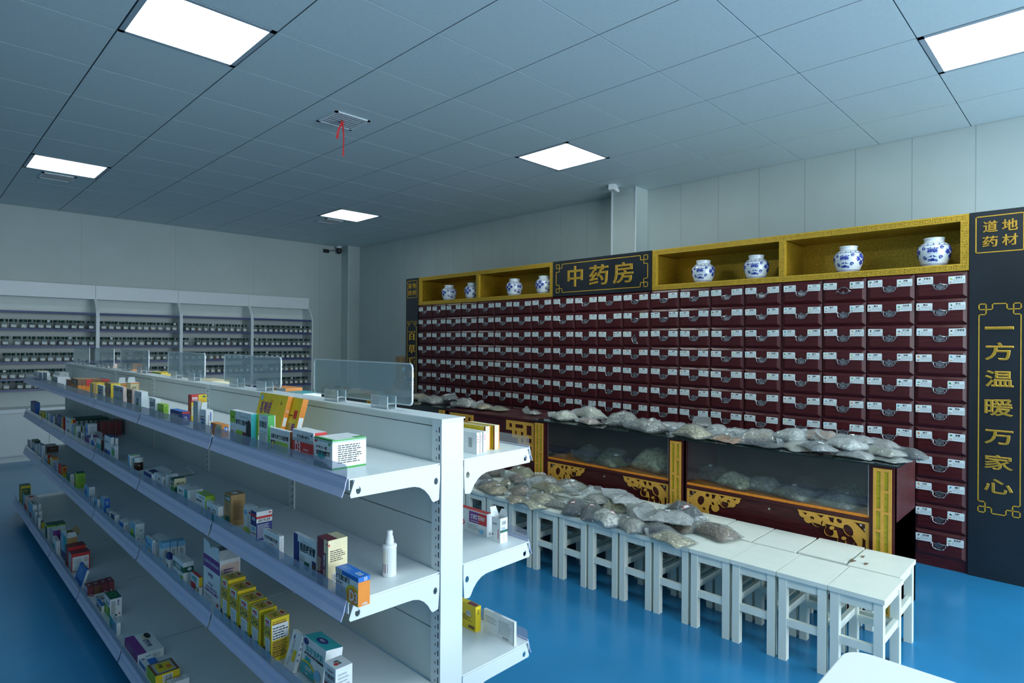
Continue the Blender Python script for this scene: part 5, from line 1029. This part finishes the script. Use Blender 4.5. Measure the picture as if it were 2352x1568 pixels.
4|0.7 3.858 0.125 0.08114 0.02814 0.05194|q/z/m EL.3,.2,.7,.4,w,2;TR.4,.3,.6,.7,e;ER0,0,1,1,m;EL.4,.1,.7,.35,w,2|brown red box with pale front, first of four in a row
4|0.73 3.858 0.125 0.08114 0.03049 0.0527|z/m/m TR.4,.3,.6,.7,e;ER0,0,1,1,z|brown red box, second of four in a row|sy
4|0.7624 3.858 0.125 0.08114 0.03093 0.05527|z/m/m TR.4,.3,.6,.7,e;EL.4,.1,.7,.35,w,2|brown red box, third of four in a row|sy
4|0.7953 3.858 0.125 0.08114 0.02731 0.05787|m/m/m TR.4,.3,.6,.7,e;EL.4,.1,.7,.35,w,2|brown red box, last of four in a row|sy
4|0.6969 3.7 0.125 0.1436 0.09171 0.014|w/w/w TT.25,.3,.75,.7,k,心宁;TO.5,.85,.45,.1,z;TR.05,.1,.15,.3,r;ER0,0,1,1,e|flat white box with black brush writing lying on bottom shelf|flat=0.014
4|0.713 3.595 0.125 0.1198 0.012 0.03281|w/w/b FR0,0,.9,.6,b;FO.6,.3,.2,.2,y;FR0,.7,1,.8,s|white box with blue lid and blue front, bottom shelf
4|0.728 3.494 0.125 0.1172 0.04993 0.09213|w/w/d FR0,0,1,.5,g;FR.2,.1,.7,.4,l;FT.1,.58,.95,.72,n,脑心通;EV.62,.6,.78,.9,n,银杏;EL.1,.15,.5,.9,k,11;ER.4,.05,.6,.15,d;ER.75,.1,.85,.2,r;TO.5,.5,.3,.3,g;TO.5,.5,.2,.2,d|tall white and green box with dark green lid, bottom shelf
4|0.708 3.271 0.125 0.1324 0.01567 0.05493|s/w/w FR0,0,.4,1,a;FT.35,.55,.9,.75,n,通络;FL.3,.2,.8,.45,e,4;EL.3,.2,.6,.8,e,6;TB.3,.3,.7,.7|white box with pale teal front before the tall green lidded box
4|0.7097 2.923 0.125 0.2116 0.09979 0.035|p/w/w TR0,0,1,.35,p;TT.35,.5,.75,.72,n,普罗沙明;TO.25,.72,.14,.16,c;TO.2,.78,.15,.12,k;FL.2,.4,.7,.8,q,2;ER.3,.1,.5,.6,a;EL.55,.3,.9,.7,e,3|flat purple and white box with portrait lying on bottom shelf|flat=0.035
4|0.7152 2.828 0.125 0.09694 0.05166 0.018|b/w/w TR.3,.4,1,1,b;TT.1,.1,.3,.3,n,FR|white and blue box lying beside the flat purple one|flat=0.018
4|0.711 2.672 0.125 0.1133 0.08825 0.045|y/y/z FR0,0,1,1,l;TR.08,.1,.92,.9,e;TR.16,.2,.84,.82,y;TO.55,.7,.16,.12,o;TT.2,.3,.55,.5,k,六味地黄;EB.3,.2,.7,.85|flat bright yellow box with barcode and framed picture lid|flat=0.045
4|0.7446 2.62 0.125 0.03859 0.07444 0.02|w/w/w TO.15,.6,.06,.15,r;TL.3,.2,.9,.8,e,5;FR0,.5,1,1,l|flat white box with red ring at the picture bottom edge|flat=0.02
11|1.193 1.322 1.168 0.1529 0.01158 0.06401|w/w/w FB.75,.2,.88,.8;FL.2,.3,.6,.9,e,5;EL.2,.55,.6,.9,r,3|thin white box with barcode, frontmost of three on right top shelf
11|1.208 1.323 1.168 0.1529 0.007311 0.06455|w/w/w EL.2,.55,.6,.9,r,3|thin white box, middle of three on right top shelf
11|1.229 1.332 1.168 0.157 0.01284 0.06272|w/w/w EL.2,.6,.6,.9,r,3|thin white box, rearmost of three on right top shelf
11|1.256 1.352 1.168 0.1343 0.01947 0.07331|y/c/c FR.95,0,1,1,m;ER.85,0,1,1,o;EL.2,.75,.6,.95,e,3;TR0,.4,1,.6,z|pale yellow box with maroon edge behind thin white boxes
11|1.284 1.341 1.168 0.1237 0.01969 0.075|y/c/c FR.95,0,1,1,m;ER.85,0,1,1,o;EL.2,.75,.6,.95,e,3|pale yellow box with orange edge nearest the right shelf strip
12|1.329 1.422 0.871 0.1561 0.02258 0.07288|w/w/r FR.45,.45,1,.95,p;FR.75,.45,1,.95,r;FT.5,.62,.95,.84,w,洛索洛芬钠片;FL.5,.52,.85,.58,w,1;FT.1,.2,.36,.5,r,D;FL.4,.15,.85,.4,e,5;FO.84,.16,.07,.1,s;EL.4,.05,.9,.2,k,2|white tablet box with purple to red name panel
12|1.316 1.346 0.871 0.03922 0.03142 0.07734|w/w/w FL.1,.7,.8,.8,n,2;FR.72,.15,.78,.55,r;FO.15,.3,.06,.04,k;EL.15,.72,.85,.92,k,1;EB.15,.7,.85,.9;EL.15,.55,.9,.65,b,2;ER0,.42,1,.52,d;EL.4,.1,.6,.35,e,3|small white box with open flaps at the right middle shelf tip|open=1
13|1.314 1.456 0.556 0.1163 0.02305 0.0813|y/y/y FL.2,.35,.85,.6,k,5;FR.7,.08,.95,.2,z;FB.6,.55,.8,.75;EL.3,.7,.7,.9,k,3;TR.6,.1,.95,.9,m|olive yellow box with maroon corner on the right lower shelf
13|1.341 1.307 0.556 0.1388 0.01001 0.07359|w/w/w FL.05,.5,.45,.8,e,4;FL.5,.25,.95,.85,e,9;FB.62,.06,.85,.2;TB.3,.2,.6,.8;FR.97,0,1,1,e|thin white box with fine grey print on the right lower shelf'''
for ln in BOXES.split('\n'):
    if ln:
        f_ = ln.split('|'); med_box(int(f_[0]), *[float(v) for v in f_[1].split()], f_[2], f_[3], f_[4] if len(f_) > 4 else '')
for k in range(7):                                       # row of dark green boxes at the back of the second shelf
    med_box(2, .835 + k * .0275, 5.05, ZS[2], .20, .027, .075, 'd/d/d ER.15,.15,.85,.85,w;EL.25,.2,.75,.8,d,5', 'dark green box with white panel, %s of seven from the front strip' % ordinal(k))
for k in range(3):                                       # dark red ones
    med_box(2, .905 + k * .039, 4.62, ZS[2], .12, .037, .098, 'm/m/z ER0,0,.08,1,t;ET.3,.6,.7,.75,r,宫', 'dark red box, %s of three in the back of second shelf' % ordinal(k))
for y, l_, d_, h_, ds, lab in ((3.33, .26, .10, .118, 'y/c/c EL.1,.2,.9,.5,e,2', 'pale yellow box top showing above the shelving cap'), (2.475, .16, .075, .130, 'w/w/o ER0,0,1,1,o;FR.0,0,.45,1,o;FO.7,.5,.1,.1,r', 'white and orange box top showing beside the nearest acrylic panel'),
        (2.315, .15, .08, .118, 'w/w/a FT.1,.4,.4,.8,k,好;FL.5,.2,.9,.8,e,5;EL.2,.2,.8,.9,r,4', 'white box with teal lid behind the nearest acrylic panel'), (4.22, .20, .08, .126, 'y/y/y FR0,.7,1,1,l', 'bright yellow box top peeping over the shelving cap'),
        (4.44, .18, .08, .122, 'r/r/w FR0,.8,1,1,p', 'red and white box top peeping over the shelving cap'), (4.89, .15, .06, .163, 'o/o/o FR0,.9,1,1,r', 'orange box rising above the shelving cap'),
        (5.60, .15, .06, .140, 'i/i/i ER.3,.4,.7,.8,r', 'pinkish box behind the fifth acrylic panel'), (4.02, .16, .07, .105, 'w/w/n FL.1,.5,.9,.8,p,2', 'white box with navy lid just behind the shelving cap')):
    med_box(11, GB + .03, y, ZS[1], l_, d_, h_, ds, lab)

# bottles, leaflets and blister packs on the shelves
t = thing('spray_bottle', 'white pump spray bottle alone at the near end of second shelf', 'bottle', (.925, 1.372, ZS[2]))
MB().lathe([(0, 0), (.0165, 0), (.0185, .002), (.0185, .076), (.0195, .078), (.0195, .082), (.017, .085), (.0, .085)], 'white_plastic', 28).build('bottle_body', t, smooth=True)
MB().lathe([(0, .085), (.0115, .085), (.0115, .097), (.010, .098), (.010, .105), (.008, .106), (.008, .119), (.006, .121), (0, .121)], 'white_plastic', 22).build('pump', t, smooth=True)
mb = MB()
for k in range(3):
    a0, a1 = R(150 + k * 24), R(174 + k * 24)
    mb.quad((.0187 * math.cos(a0), .0187 * math.sin(a0), .012), (.0187 * math.cos(a1), .0187 * math.sin(a1), .012), (.0187 * math.cos(a1), .0187 * math.sin(a1), .036), (.0187 * math.cos(a0), .0187 * math.sin(a0), .036), 'm')
    mb.quad((.0187 * math.cos(a0), .0187 * math.sin(a0), .038), (.0187 * math.cos(a1), .0187 * math.sin(a1), .038), (.0187 * math.cos(a1), .0187 * math.sin(a1), .07), (.0187 * math.cos(a0), .0187 * math.sin(a0), .07), 'c')
mb.build('printed_label', t)
t = thing('medicine_bottle', 'brown glass medicine bottle with white cap on the second shelf', 'bottle', (.80, 3.30, ZS[2]))
MB().lathe([(0, 0), (.017, 0), (.019, .002), (.019, .038), (.015, .044), (.013, .046), (0, .046)], 'brown_glass', 24).build('bottle_body', t, smooth=True)
MB().lathe([(0, .044), (.0185, .044), (.0185, .064), (.017, .066), (0, .066)], 'white_plastic', 24).build('cap', t)
t = thing('medicine_bottle', 'round white pill bottle with gold label on the bottom shelf', 'bottle', (.80, 4.52, ZS[4]))
MB().lathe([(0, 0), (.028, 0), (.031, .003), (.031, .050), (.026, .060), (.018, .064), (0, .064)], 'white_plastic', 24).build('bottle_body', t, smooth=True)
MB().lathe([(0, .064), (.0205, .064), (.0205, .086), (.019, .088), (0, .088)], 'white_plastic', 24).build('cap', t)
MB().lathe([(.0313, .010), (.0313, .046)], 'c', 24).build('printed_label', t); 
mb = MB(); mb.lathe([(.0315, .036), (.0315, .044)], 't', 24); mb.build('gold_band', t)
t = thing('medicine_bottle', 'white crumpled paper packet standing by the open tan carton', 'paper packet', (.765, 4.47, ZS[4]))
mb = MB(); vs = [(.0, -.03, 0), (.03, -.03, 0), (.03, .03, 0), (0, .03, 0), (-.004, -.028, .06), (.03, -.02, .09), (.035, .03, .105), (.004, .026, .085), (.012, .0, .12)]
mb.add(vs, [(0, 1, 5, 4), (1, 2, 6, 5), (2, 3, 7, 6), (3, 0, 4, 7), (4, 5, 8), (5, 6, 8), (6, 7, 8), (7, 4, 8)], 'white_plastic'); mb.build('packet', t); t.name = 'paper_packet'
def leaflet(lab, x, y, z, w, l, rz, pleat, tilt=0, stripes=None):
    mb = MB(); n = 12
    for k in range(n):
        a, b = k / n, (k + 1) / n; za = pleat * (k % 2); zb = pleat * ((k + 1) % 2)
        mb.quad((0, l * a, za), (w, l * a, za + .004), (w, l * b, zb + .004), (0, l * b, zb), 'w')
        mb.quad((w * .08, l * (a + .2 / n), za + .0011 + (zb - za) * .2), (w * .92, l * (a + .2 / n), za + .0047 + (zb - za) * .2), (w * .9, l * (a + .5 / n), za + .0047 + (zb - za) * .5), (w * .08, l * (a + .5 / n), za + .0011 + (zb - za) * .5), 'grey_ink' if stripes is None else stripes)
    o = mb.build('leaflet'); o.location = (x, y, z + .001); o.rotation_euler = (tilt, 0, rz); tag(o, lab, 'leaflet', 'loose leaflets on the second shelf')
leaflet('folded white leaflet fanned open on the second shelf', .865, 3.04, ZS[2], .10, .17, -.12, .006, .0)
leaflet('small white card lying tilted beside the clear lidded box', .775, 3.42, ZS[2], .035, .10, .15, .001, .0, 'i')
t = thing('pill_packet', 'opened flat white packet with a blue stripe on the second shelf', 'pill packet', (.785, 3.08, ZS[2]))
mb = MB(); mb.add([(0, 0, .002), (.085, .01, .004), (.075, .20, .012), (-.01, .17, .010)], [(0, 1, 2, 3)], 'w'); mb.add([(0, 0, 0.001), (.085, .01, 0.001), (.075, .2, 0.001), (-.01, .17, 0.001)], [(3, 2, 1, 0)], 'w')
mb.add([(.045, .012, .0045), (.072, .016, .0049), (.066, .16, .0112), (.036, .15, .0100)], [(0, 1, 2, 3)], 'n'); mb.build('packet', t)
mb = MB(); mb.add([(.085, .01, .004), (.11, .03, .016), (.10, .17, .02), (.075, .2, .012)], [(0, 1, 2, 3)], 'w'); mb.build('flap', t)

# ------------------------------------------------------------------ plastic bags of herbs
from mathutils import noise
def bag(x, y, z, L, Wd, H, yaw, fill, film, content, stick, label, group, seed):
    q = random.Random(seed); t = thing('herb_bag', label, 'herb bag', (x, y, z), R(yaw), group)
    nx, ny = 26, 16; so = Vector((q.uniform(0, 50), q.uniform(0, 50), q.uniform(0, 50)))
    curl = q.uniform(.25, .75); skew = q.uniform(-.18, .18); ec = [q.uniform(-.012, .02) for _ in range(4)]
    def prof(u, v):
        s = min(1, (u + 1) / (2 * fill) * 2 - 1); inside = s < 1
        a = max(0, 1 - abs(s) ** 2.6) ** .75 if inside else 0; b = max(0, 1 - abs(v) ** 2.4) ** .75
        return s, a * b
    def pos(u, v):
        s, k = prof(u, v)
        w = Wd / 2 * (1 - .10 * (1 - abs(s)) ) * (1 - .12 * max(0, (u - (2 * fill - 1))) / max(.1, 2 - 2 * fill))
        px = L / 2 * u * (1 - .05 * v * v) + skew * Wd * v * .25 * (u > .5); py = w * v * (1 - .04 * u * u)
        n1 = noise.noise(Vector((px * 9, py * 9, 0)) + so); n2 = noise.noise(Vector((px * 28, py * 28, 3)) + so); n3 = noise.ridged_multi_fractal(Vector((px * 16, py * 16, 7)) + so, 1.0, 2.0, 3, 1.0, 2.0)
        return px, py, s, k, n1, n2, n3
    top = []; bot = []; ct = []; cb = []
    uf = 2 * fill - 1
    for i in range(nx + 1):
        u = -1 + 2 * i / nx
        for j in range(ny + 1):
            v = -1 + 2 * j / ny
            px, py, s, k, n1, n2, n3 = pos(u, v)
            fl = max(0, u - uf) / max(.05, 1 - uf)
            seam = .18 * H + .010 * n1 + .25 * H * fl * curl + (.05 * curl * fl ** 2) * (1 + .6 * v * skew * 5)
            zt = seam + (H * .82) * k * (1 + .16 * n1) + .007 * (n3 - .8) * (.35 + k) + .004 * n2
            zb = seam * (1 - min(1, k * 4)) - .002 * 0 + .002
            zb = max(.001, min(zb, zt - .002)); edge = i in (0, nx) or j in (0, ny)
            if edge: zt = max(.003, zt); zb = zt
            top.append((px, py, max(zt, zb))); bot.append((px, py, zb))
    idx = lambda i, j: i * (ny + 1) + j
    N = (nx + 1) * (ny + 1)
    fs = []
    for i in range(nx):
        for j in range(ny):
            fs.append((idx(i, j), idx(i + 1, j), idx(i + 1, j + 1), idx(i, j + 1)))
            fs.append(tuple(N + a for a in (idx(i, j), idx(i, j + 1), idx(i + 1, j + 1), idx(i + 1, j))))
    MB().add(top + bot, fs, 'bag_film' if film == 'c' else 'bag_film_milky').build('plastic_film', t, smooth=True)
    mx, my = 18, 12; T = []; B = []
    for i in range(mx + 1):
        u = -.93 + (uf - .06 + .93) * i / mx
        for j in range(my + 1):
            v = -.90 + 1.80 * j / my
            px, py, s, k, n1, n2, n3 = pos(u, v)
            seam = .18 * H + .010 * n1
            zt = seam + (H * .82) * k * (1 + .16 * n1) + .007 * (n3 - .8) * (.35 + k) * .4 - .007 + .003 * n2
            lump = 0 if content in ('cream', 'dark') else .004 * noise.noise(Vector((px * 70, py * 70, 9)) + so)
            e = i in (0, mx) or j in (0, my)
            zt = max(.004, zt + lump); zb = .004 if not e else zt
            T.append((px * .985, py * .985, zt)); B.append((px * .985, py * .985, min(zb, zt)))
    id2 = lambda i, j: i * (my + 1) + j; N2 = (mx + 1) * (my + 1); fs = []
    for i in range(mx):
        for j in range(my):
            fs.append((id2(i, j), id2(i + 1, j), id2(i + 1, j + 1), id2(i, j + 1))); fs.append(tuple(N2 + a for a in (id2(i, j), id2(i, j + 1), id2(i + 1, j + 1), id2(i + 1, j))))
    MB().add(T + B, fs, 'herb_' + content).build('herb_contents', t, smooth=True)
    if stick:
        ci, cj = int(nx * q.uniform(.25, .45)), int(ny * q.uniform(.35, .6)); w_, h_ = (2, 3)
        pts = [[Vector(top[idx(min(nx, ci + a), min(ny, cj + b))]) + Vector((0, 0, .003)) for b in range(h_ + 1)] for a in range(w_ + 1)]
        mb = MB()
        for a in range(w_):
            for b in range(h_):
                mb.quad(pts[a][b], pts[a + 1][b], pts[a + 1][b + 1], pts[a][b + 1], 'label_paper')
        if stick == 2:
            up = Vector((0, 0, .0012)); ring = [pts[a][0] for a in range(w_ + 1)] + [pts[w_][b] for b in range(1, h_ + 1)] + [pts[a][h_] for a in range(w_ - 1, -1, -1)] + [pts[0][b] for b in range(h_ - 1, 0, -1)]
            c = sum(ring, Vector()) / len(ring)
            for k in range(len(ring)):
                p, p2 = ring[k], ring[(k + 1) % len(ring)]; mb.quad(p + up, p2 + up, p2.lerp(c, .2) + up, p.lerp(c, .2) + up, 'r')
        c0, c1, c2, c3 = pts[0][1], pts[0][h_ - 1], pts[w_][h_ - 1], pts[w_][1]
        up = Vector((0, 0, .0016)); l = lambda a, b: c0.lerp(c3, a).lerp(c1.lerp(c2, a), b) + up
        mb.quad(l(.4, .1), l(.55, .1), l(.55, .9), l(.4, .9), 'grey_ink')
        mb.build('paper_sticker', t)
    return t
BAGS = '''\
T|3.93 7.309 0.857 0.24 0.18 0.06 70 0.9|c|brown|0|clear herb bag farthest along the counter, behind the near acrylic panel
T|4 7.074 0.857 0.26 0.2 0.085 100 0.85|c|dark|0|dark herb bag, second in the row behind the near acrylic panel
T|3.9 6.554 0.857 0.28 0.2 0.07 60 0.85|c|grey|0|grey herb bag, third in the row behind the near acrylic panel
T|3.98 6.378 0.857 0.27 0.2 0.06 110 0.8|c|tan|0|tan herb bag, fourth in the row behind the near acrylic panel
T|3.88 5.959 0.867 0.25 0.19 0.065 40 0.85|c|grey|0|low grey herb bag at the counter edge behind the near acrylic panel
T|4.05 6.009 0.867 0.26 0.2 0.09 95 0.85|c|brown|0|tall brown herb bag near the lower corner of the near acrylic panel
T|3.93 5.567 0.877 0.27 0.2 0.085 70 0.85|c|dark|0|dark herb bag showing past the acrylic panel's free edge
T|4.03 5.429 0.857 0.28 0.2 0.07 100 0.85|c|tan|0|tan herb bag between the acrylic panel edge and the drawers
T|3.9 5.005 0.857 0.33 0.24 0.085 80 0.85|c|grey|0|big crinkled grey herb bag at the counter edge above the shelf end
T|3.97 4.806 0.897 0.24 0.18 0.055 60 0.8|c|dark|0|shiny crinkled bag lying on the big crinkled grey herb bag
T|3.92 4.523 0.857 0.27 0.2 0.085 95 0.85|c|grey|1|grey herb bag with a pink sticker over the fretwork counter
T|3.93 4.279 0.857 0.24 0.17 0.055 75 0.85|c|tan|0|flat tan herb bag, lower one over the fretwork counter
T|3.97 4.098 0.857 0.2 0.16 0.035 85 0.85|c|olive|0|flattest olive bag at the end of the row over the fretwork
T|3.98 3.675 0.857 0.16 0.12 0.03 100 0.7|c|grey|0|small flat empty looking bag just left of the glass worktop bags
T|3.9 3.248 0.857 0.3 0.2 0.08 60 0.75|m|cream|0|milky cream bag with upright corner at the glass worktop start
T|4.03 3.079 0.872 0.36 0.2 0.095 70 0.8|m|cream|0|long milky cream bag at the back of the glass worktop
T|3.84 2.933 0.857 0.24 0.15 0.045 70 0.85|m|orange|2|flat pinkish bag with red rimmed sticker at the worktop edge
T|3.92 2.687 0.857 0.29 0.2 0.105 115 0.9|c|grey|1|plump grey seed bag with a torn white sticker on the worktop
T|3.83 2.404 0.857 0.32 0.22 0.095 70 0.88|c|grey|0|large smooth grey powder bag at the worktop edge
T|4.05 2.328 0.857 0.28 0.2 0.055 90 0.8|m|grey|0|flat pale bag behind the large smooth grey powder bag
T|3.82 2.029 0.857 0.3 0.21 0.085 72 0.9|c|seed|2|bag of pale flat seeds with red rimmed sticker on the worktop
T|4.04 2.071 0.912 0.22 0.14 0.03 25 0.35|c|grey|0|clear empty bag top rising behind the pale seed bag
T|4.02 1.959 0.857 0.28 0.19 0.08 60 0.85|m|grey|0|greyish powder bag in the middle of the worktop
T|4.02 1.817 0.857 0.26 0.16 0.06 95 0.85|m|white|0|white topped bag leaning on the greyish powder bag
T|3.83 1.791 0.857 0.27 0.17 0.04 75 0.8|c|orange|1|flat orange brown bag with two white stickers
T|4 1.659 0.857 0.27 0.2 0.08 110 0.85|m|tan|0|tan bag with a folded milky flap before the drawers
T|3.81 1.58 0.857 0.32 0.14 0.04 80 0.85|c|dark|2|long flat dark herb bag with a red rimmed sticker
T|4.03 1.455 0.877 0.3 0.2 0.08 60 0.8|m|white|0|milky white bag, upper end of the big pile on the worktop
T|4.05 1.29 0.902 0.32 0.2 0.065 70 0.8|m|orange|0|milky bag of pinkish slices on the back of the big pile
T|3.87 1.345 0.857 0.26 0.19 0.045 45 0.8|m|cream|0|flat cream bag under the front of the big pile
T|4.02 1.128 0.912 0.32 0.18 0.05 100 0.75|m|grey|1|pale bag with sticker across the top of the big pile
T|3.83 1.244 0.885 0.38 0.17 0.04 40 0.6|m|dark|1|long milky bag of dark herbs hanging over the worktop edge
T|3.93 1.119 0.892 0.34 0.2 0.06 55 0.7|m|white|0|milky white bag across the middle of the big pile
T|4.06 0.9952 0.887 0.3 0.2 0.055 75 0.8|m|brown|0|milky bag of brown herbs at the back end of the big pile
T|3.83 1.038 0.857 0.25 0.15 0.035 85 0.85|m|grey|0|flat pale bag lying at the worktop edge under the pile
T|3.92 0.9279 0.877 0.28 0.18 0.045 65 0.85|m|olive|0|olive tinted flat bag near the worktop end
T|3.97 0.87 0.865 0.34 0.17 0.05 95 0.75|c|dark|0|dark bag with pointed clear end overhanging the worktop corner
T|3.88 0.9055 0.857 0.28 0.18 0.02 70 0.8|m|green|0|flattest greenish bag at the bottom of the worktop end pile
F|3.4 3.26 0.414 0.3 0.22 0.11 75 0.9|c|olive|1|plump olive bag with white sticker resting against the counter post
F|3.43 3.602 0.414 0.3 0.22 0.1 50 0.85|c|brown|1|brown herb bag with white sticker in the stool corner by shelving
F|3.27 3.602 0.414 0.2 0.15 0.05 40 0.85|c|orange|0|reddish bag edge showing beside the shelf bracket
F|3.12 3.378 0.429 0.28 0.18 0.05 60 0.85|c|dark|0|flat dark bag lying on the stools beside the shelf bracket
F|3.03 3.173 0.414 0.3 0.19 0.065 70 0.88|c|tan|1|crinkled tan bag at the front edge beside the shelf bracket
F|3.21 3.186 0.444 0.22 0.12 0.04 20 0.85|c|olive|0|small olive bag with striped corner on the stools
F|3.24 3.143 0.469 0.2 0.13 0.05 70 0.8|c|brown|0|rolled brown bag lying on top of the stool pile
F|3.42 3.041 0.434 0.34 0.22 0.07 70 0.75|c|grey|0|large shiny clear bag at the back of the stool pile
F|3.45 2.844 0.414 0.34 0.22 0.08 95 0.8|c|grey|1|grey bag with white sticker against the counter, stool pile
F|3.12 2.983 0.424 0.26 0.18 0.055 50 0.8|c|brown|0|shiny brown bag in the middle of the stool pile
F|2.98 2.89 0.414 0.24 0.15 0.03 55 0.75|c|tan|0|flat clear bag with tan scraps at the stool front edge
F|3.22 2.834 0.459 0.32 0.16 0.05 78 0.85|c|olive|2|olive bag with red rimmed sticker on top of the stool pile
F|3.28 2.657 0.454 0.22 0.13 0.025 70 0.25|c|grey|0|empty clear bag end sticking up from the stool pile
F|3.08 2.739 0.426 0.28 0.18 0.05 60 0.85|c|seed|0|bag of gold brown grains in the stool pile
F|2.97 2.719 0.414 0.26 0.14 0.03 60 0.8|c|cream|0|flat milky bag along the stool front edge
F|3.05 2.57 0.414 0.34 0.12 0.045 95 0.85|c|grey|1|long rolled grey bag with blue white sticker on the stools
F|3.04 2.427 0.414 0.26 0.16 0.08 30 0.92|c|dark|2|rolled dark herb bag with red rimmed sticker, farther of two
F|3.03 2.277 0.414 0.26 0.15 0.075 35 0.92|c|dark|2|rolled dark herb bag with round open end, nearer of two
F|2.99 2.143 0.414 0.25 0.17 0.085 65 0.92|c|white|2|plump bag of whitish chunks with red rimmed sticker
F|3.22 2.388 0.464 0.22 0.17 0.04 80 0.85|c|grey|0|clear bag with round ringed bottom on the stool pile
F|3.24 2.281 0.414 0.26 0.2 0.075 50 0.85|c|olive|0|brown green herb bag under a shiny empty bag on stools
F|3.3 2.252 0.489 0.3 0.2 0.03 55 0.6|m|white|0|shiny blue white empty bag on top of the stool pile
F|3.46 2.48 0.434 0.26 0.14 0.04 80 0.7|c|grey|0|thin purplish zip bag lying against the counter behind stools
F|3.02 1.987 0.414 0.27 0.19 0.07 60 0.85|c|grey|1|grey herb bag with two stickers at the stool front
F|3.2 2.024 0.434 0.28 0.2 0.08 40 0.85|m|grey|0|smoky clear bag in the middle of the nearer stool pile
F|3.03 1.853 0.414 0.27 0.18 0.065 100 0.85|c|dark|0|dark herb bag at the front of the nearer stool pile
F|3.13 1.842 0.469 0.34 0.17 0.05 115 0.8|m|grey|1|long smoky clear bag slanting across the nearer stool pile
F|3.36 1.842 0.434 0.3 0.21 0.09 60 0.88|c|dark|2|dark herb bag with red rimmed sticker against the counter post
F|3.22 1.794 0.414 0.26 0.18 0.055 75 0.85|c|brown|0|bag of dried brown slices under the long smoky bag
F|2.98 1.708 0.414 0.27 0.18 0.045 75 0.88|c|seed|0|bag of beige flakes at the front end of the stool pile
F|3.28 1.742 0.414 0.26 0.18 0.06 80 0.85|c|grey|0|bag of greyish curled slices behind the beige flakes
F|3.24 1.579 0.414 0.28 0.19 0.07 72 0.88|c|brown|0|crinkly bag of dark curled flakes, last bag on the stools
D|3.86 2.949 0.564 0.27 0.2 0.11 70 0.9|c|dark|1|dark herb bag with white sticker in the farther display window
D|4 2.795 0.564 0.28 0.2 0.11 80 0.88|c|grey|0|grey bag at the back of the farther display window
D|3.82 2.706 0.564 0.28 0.2 0.095 72 0.9|c|green|1|green herb bag in the middle of the farther display window
D|3.9 2.385 0.564 0.33 0.24 0.16 80 0.9|c|noodle|0|big bag of cream noodle like roots in the farther display window
D|3.95 1.966 0.564 0.3 0.2 0.1 72 0.88|c|brown|1|brown bag with tied top in the nearer display window
D|3.85 1.735 0.564 0.28 0.2 0.09 70 0.9|c|cream|0|bag of pale cream slices in the nearer display window
D|3.88 1.576 0.564 0.28 0.2 0.08 80 0.85|c|grey|0|very shiny clear bag in the middle of the nearer display window
D|3.83 1.364 0.564 0.28 0.2 0.08 72 0.88|c|grey|2|grey herb bag with red rimmed sticker, middle of nearer display window
D|4.02 1.358 0.564 0.28 0.2 0.095 75 0.85|c|dark|0|dim bag at the back of the nearer display window
D|3.83 1.113 0.564 0.27 0.2 0.075 75 0.88|c|grey|2|grey bag with large red rimmed sticker at the window's near end
D|4.02 1.12 0.564 0.27 0.19 0.09 80 0.85|c|grey|1|grey bag with white sticker at the window's far back end'''
BG = {'T': 'herb bags on the counter top', 'F': 'herb bags on the white stools', 'D': 'herb bags in the display windows'}
for k, ln in enumerate(BAGS.split('\n')):
    f_ = ln.split('|'); a = [float(v) for v in f_[1].split()]
    bag(*a[:8], f_[2], f_[3], int(f_[4]), f_[5], BG[f_[0]], k + 11)
tb = next(o for o in bpy.data.objects if o.get('label', '').startswith('brown bag with tied top'))
mb = MB(); base = Vector((.10, .0, .085))
for k in range(9):
    a = k * .7; mb.tube([base, base + Vector((.004 * math.cos(a), .004 * math.sin(a), .03)), base + Vector((.022 * math.cos(a), .022 * math.sin(a), .075 + .01 * math.sin(3 * a))), base + Vector((.034 * math.cos(a), .034 * math.sin(a), .085))], [.010, .004, .007, .003], 'bag_film', 6)
mb.build('tied_bag_neck', tb, smooth=True)
